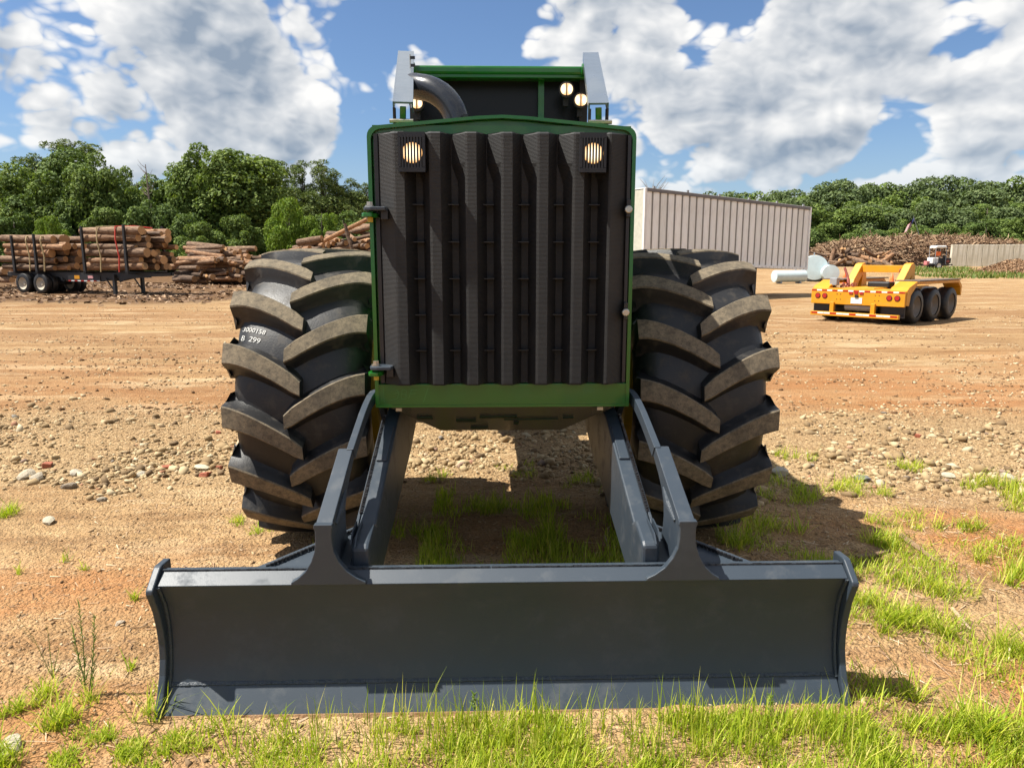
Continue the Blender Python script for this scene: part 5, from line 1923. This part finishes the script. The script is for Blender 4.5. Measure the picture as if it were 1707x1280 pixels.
# right field
x, y = field(22000, 1.38, 3.4, 2.2, 4.3, .30, .50, .76)
n_ = len(x)
grass('right_grass', x, y, np.exp(r_.normal(math.log(.055), .4, n_)).clip(.02, .14), r_.uniform(.0024, .0056, n_), 'sunlit grass clumps on the dirt right of the blade', 4, .7)
# shaded ground under the machine, tyre shadow
x, y = field(30000, -.55, 1.0, 3.0, 5.2, .32, .34, .72)
n_ = len(x)
grass('shade_grass', x, y, np.exp(r_.normal(math.log(.060), .4, n_)).clip(.02, .17), r_.uniform(.0026, .0058, n_), 'grass growing in the shade under the machine', 5)
# clumps picked from the photograph (px, py, radius, count, height)
CL = [(12, 862, .13, 230, .075), (1420, 815, .22, 420, .08), (1340, 830, .28, 520, .08), (1470, 905, .20, 380, .09), (1500, 870, .16, 240, .08), (1330, 765, .12, 160, .08), (1510, 780, .14, 170, .09),
      (1660, 815, .22, 420, .09), (1700, 830, .25, 420, .10), (1625, 880, .12, 170, .07), (1665, 950, .20, 520, .09), (1560, 985, .12, 160, .07), (1450, 1020, .16, 340, .09), (1480, 1035, .14, 240, .08),
      (62, 1170, .07, 170, .06), (110, 1200, .09, 330, .075), (30, 1185, .05, 80, .05), (400, 870, .07, 90, .05), (425, 885, .08, 110, .05), (245, 1195, .05, 90, .09), (225, 1000, .04, 50, .05),
      (110, 935, .03, 30, .05), (30, 955, .03, 24, .05), (143, 950, .025, 24, .04), (222, 1112, .03, 45, .04), (15, 1270, .10, 260, .08), (200, 1250, .16, 900, .03), (120, 1262, .14, 600, .028), (290, 1245, .12, 700, .03),
      (1620, 1200, .14, 420, .11), (1560, 1060, .12, 220, .08), (1690, 1090, .14, 360, .10), (820, 850, .16, 300, .10), (920, 900, .14, 220, .14), (700, 890, .14, 200, .10), (560, 935, .12, 140, .10), (1230, 900, .16, 260, .11),
      (1270, 880, .2, 300, .10), (740, 800, .14, 150, .06), (980, 800, .16, 170, .06), (860, 790, .2, 160, .05)]
xs, ys, hs = [], [], []
for px, py, r0, n_, h in CL:
    p_ = gpt(px, py)
    a, q_ = r_.uniform(0, 6.283, n_), r0 * np.sqrt(r_.random(n_)) * r_.uniform(.3, 1, n_)
    # a tuft is ragged: a few crowns, not one disc
    kx, ky = r_.normal(0, r0 * .55, 6), r_.normal(0, r0 * .5, 6)
    ki = r_.integers(0, 6, n_)
    xs.append(p_.x + kx[ki] + .5 * q_ * np.cos(a))
    ys.append(p_.y + ky[ki] + .5 * q_ * np.sin(a))
    hs.append(np.exp(r_.normal(math.log(h), .35, n_)))
x, y, h = map(np.concatenate, (xs, ys, hs))
grass('grass_tufts', x, y, h, r_.uniform(.0022, .0056, len(x)), 'scattered grass tufts over the dirt yard', 6, .75)
# far strip before the concrete wall
n_ = 16000
x, y = r_.uniform(30, 62, n_), r_.uniform(57, 82, n_)
m = (r_.random(n_) < sstep(vnoise(x, y, 3.0), .15, .5)) & (x > 33 + (y - 57) * .25) & (y < 76 + 3 * vnoise(x, y, 5))
x, y = x[m], y[m]
grass('far_grass', x, y, r_.uniform(.12, .42, len(x)), r_.uniform(.035, .09, len(x)), 'strip of rough grass before the concrete wall', 7, .5,
      island('far_grass_blades', [(0, (.06, .11, .018)), (.6, (.12, .18, .03)), (1, (.24, .24, .08))], .6, trans=.3))


# ------------------------------------------------------------------ weeds that stand out singly
def strip(pts, w0, w1, mb):
    P = [Vector(q_) for q_ in pts]
    V_ = []
    for i, q_ in enumerate(P):
        t = i / (len(P) - 1)
        w = w0 * (1 - t) + w1 * t
        V_ += [q_ + Vector((-w, 0, 0)), q_ + Vector((0, -w * .5, 0)), q_ + Vector((w, 0, 0))]
    F_ = []
    for i in range(len(P) - 1):
        for k in range(2):
            F_.append((i * 3 + k, i * 3 + k + 1, (i + 1) * 3 + k + 1, (i + 1) * 3 + k))
    mb.add(V_, F_)


weed_m = island('weed_leaf', [(0, (.07, .13, .02)), (.6, (.13, .20, .03)), (1, (.20, .25, .05))], .5, trans=.3)
stem_m = M('weed_stem', (.13, .15, .04), .6)
w0 = gpt(145, 1160)
WD = empty('weed', w0)
tag(WD, 'tall green weed with three upright leafy stems left of the blade', 'weed')
rr_ = random.Random(8)
for px, py in ((131, 1004), (158, 1028), (121, 1048)):
    tp = at(px, py, w0.y + .01) - w0
    n_st = MB()
    n_st.tube([(rr_.uniform(-.012, .012), 0, 0), (tp.x * .6, tp.y, tp.z * .5), (tp.x, tp.y, tp.z)], [.0022, .0018, .0008], 5)
    s_ = n_st.obj('stem', stem_m, WD)
    lf = MB()
    for k in range(34):
        t = .12 + .88 * k / 33
        c = Vector((tp.x * (.3 + .7 * t), tp.y * t, tp.z * t))
        a = rr_.uniform(0, 6.28)
        l_ = .030 * (1 - .55 * t) * rr_.uniform(.7, 1.2)
        e = c + Vector((math.cos(a) * l_, math.sin(a) * l_, l_ * 1.1))
        strip([c, (c + e) / 2 + Vector((0, 0, .002)), e], .0030, .0006, lf)
    kind(lf.obj('leaf_cluster', weed_m, s_), 'stuff')
w1 = gpt(88, 1130)
WE = empty('weed', w1)
tag(WE, 'wiry weed with two long seed stalks leaning left at the lower left', 'weed')
for px, py, bend, w in ((8, 1003, .01, .0022), (15, 1010 + 16, .015, .0022), (98, 1078, .0, .003), (76, 1040, .0, .003), (62, 1095, .0, .0016), (104, 1100, .004, .003), (70, 1085, .0, .002)):
    tp = at(px, py, w1.y - .01) - w1
    lf = MB()
    strip([(0, 0, 0), (tp.x * .45 + bend, 0, tp.z * .52), (tp.x * .8, 0, tp.z * .83), tuple(tp)], w * .7, .0005, lf)
    lf.obj('blade', weed_m, WE)
for px, py, lab in ((790, 1170, 'small feathery ragweed seedling before the middle of the blade'), (1282, 1175, 'small leafy sprout before the right part of the blade'), (500, 928, 'small leafy sprout behind the blade beside the left push arm')):
    w2 = gpt(px, py + 25)
    W2 = empty('sprout', w2)
    tag(W2, lab, 'weed')
    st_ = MB().tube([(0, 0, 0), (.002, 0, .05), (.0, 0, .10)], [.0018, .0014, .0006], 5).obj('stem', stem_m, W2)
    for k in range(10):
        a, z = k * 2.4, .035 + .007 * k
        l_ = .030 * (1 - k * .05)
        lf = MB()
        strip([(0, 0, z), (math.cos(a) * l_ * .5, math.sin(a) * l_ * .5, z + .012), (math.cos(a) * l_, math.sin(a) * l_, z + .014)], .005, .0008, lf)
        lf.obj('leaf', weed_m, W2)
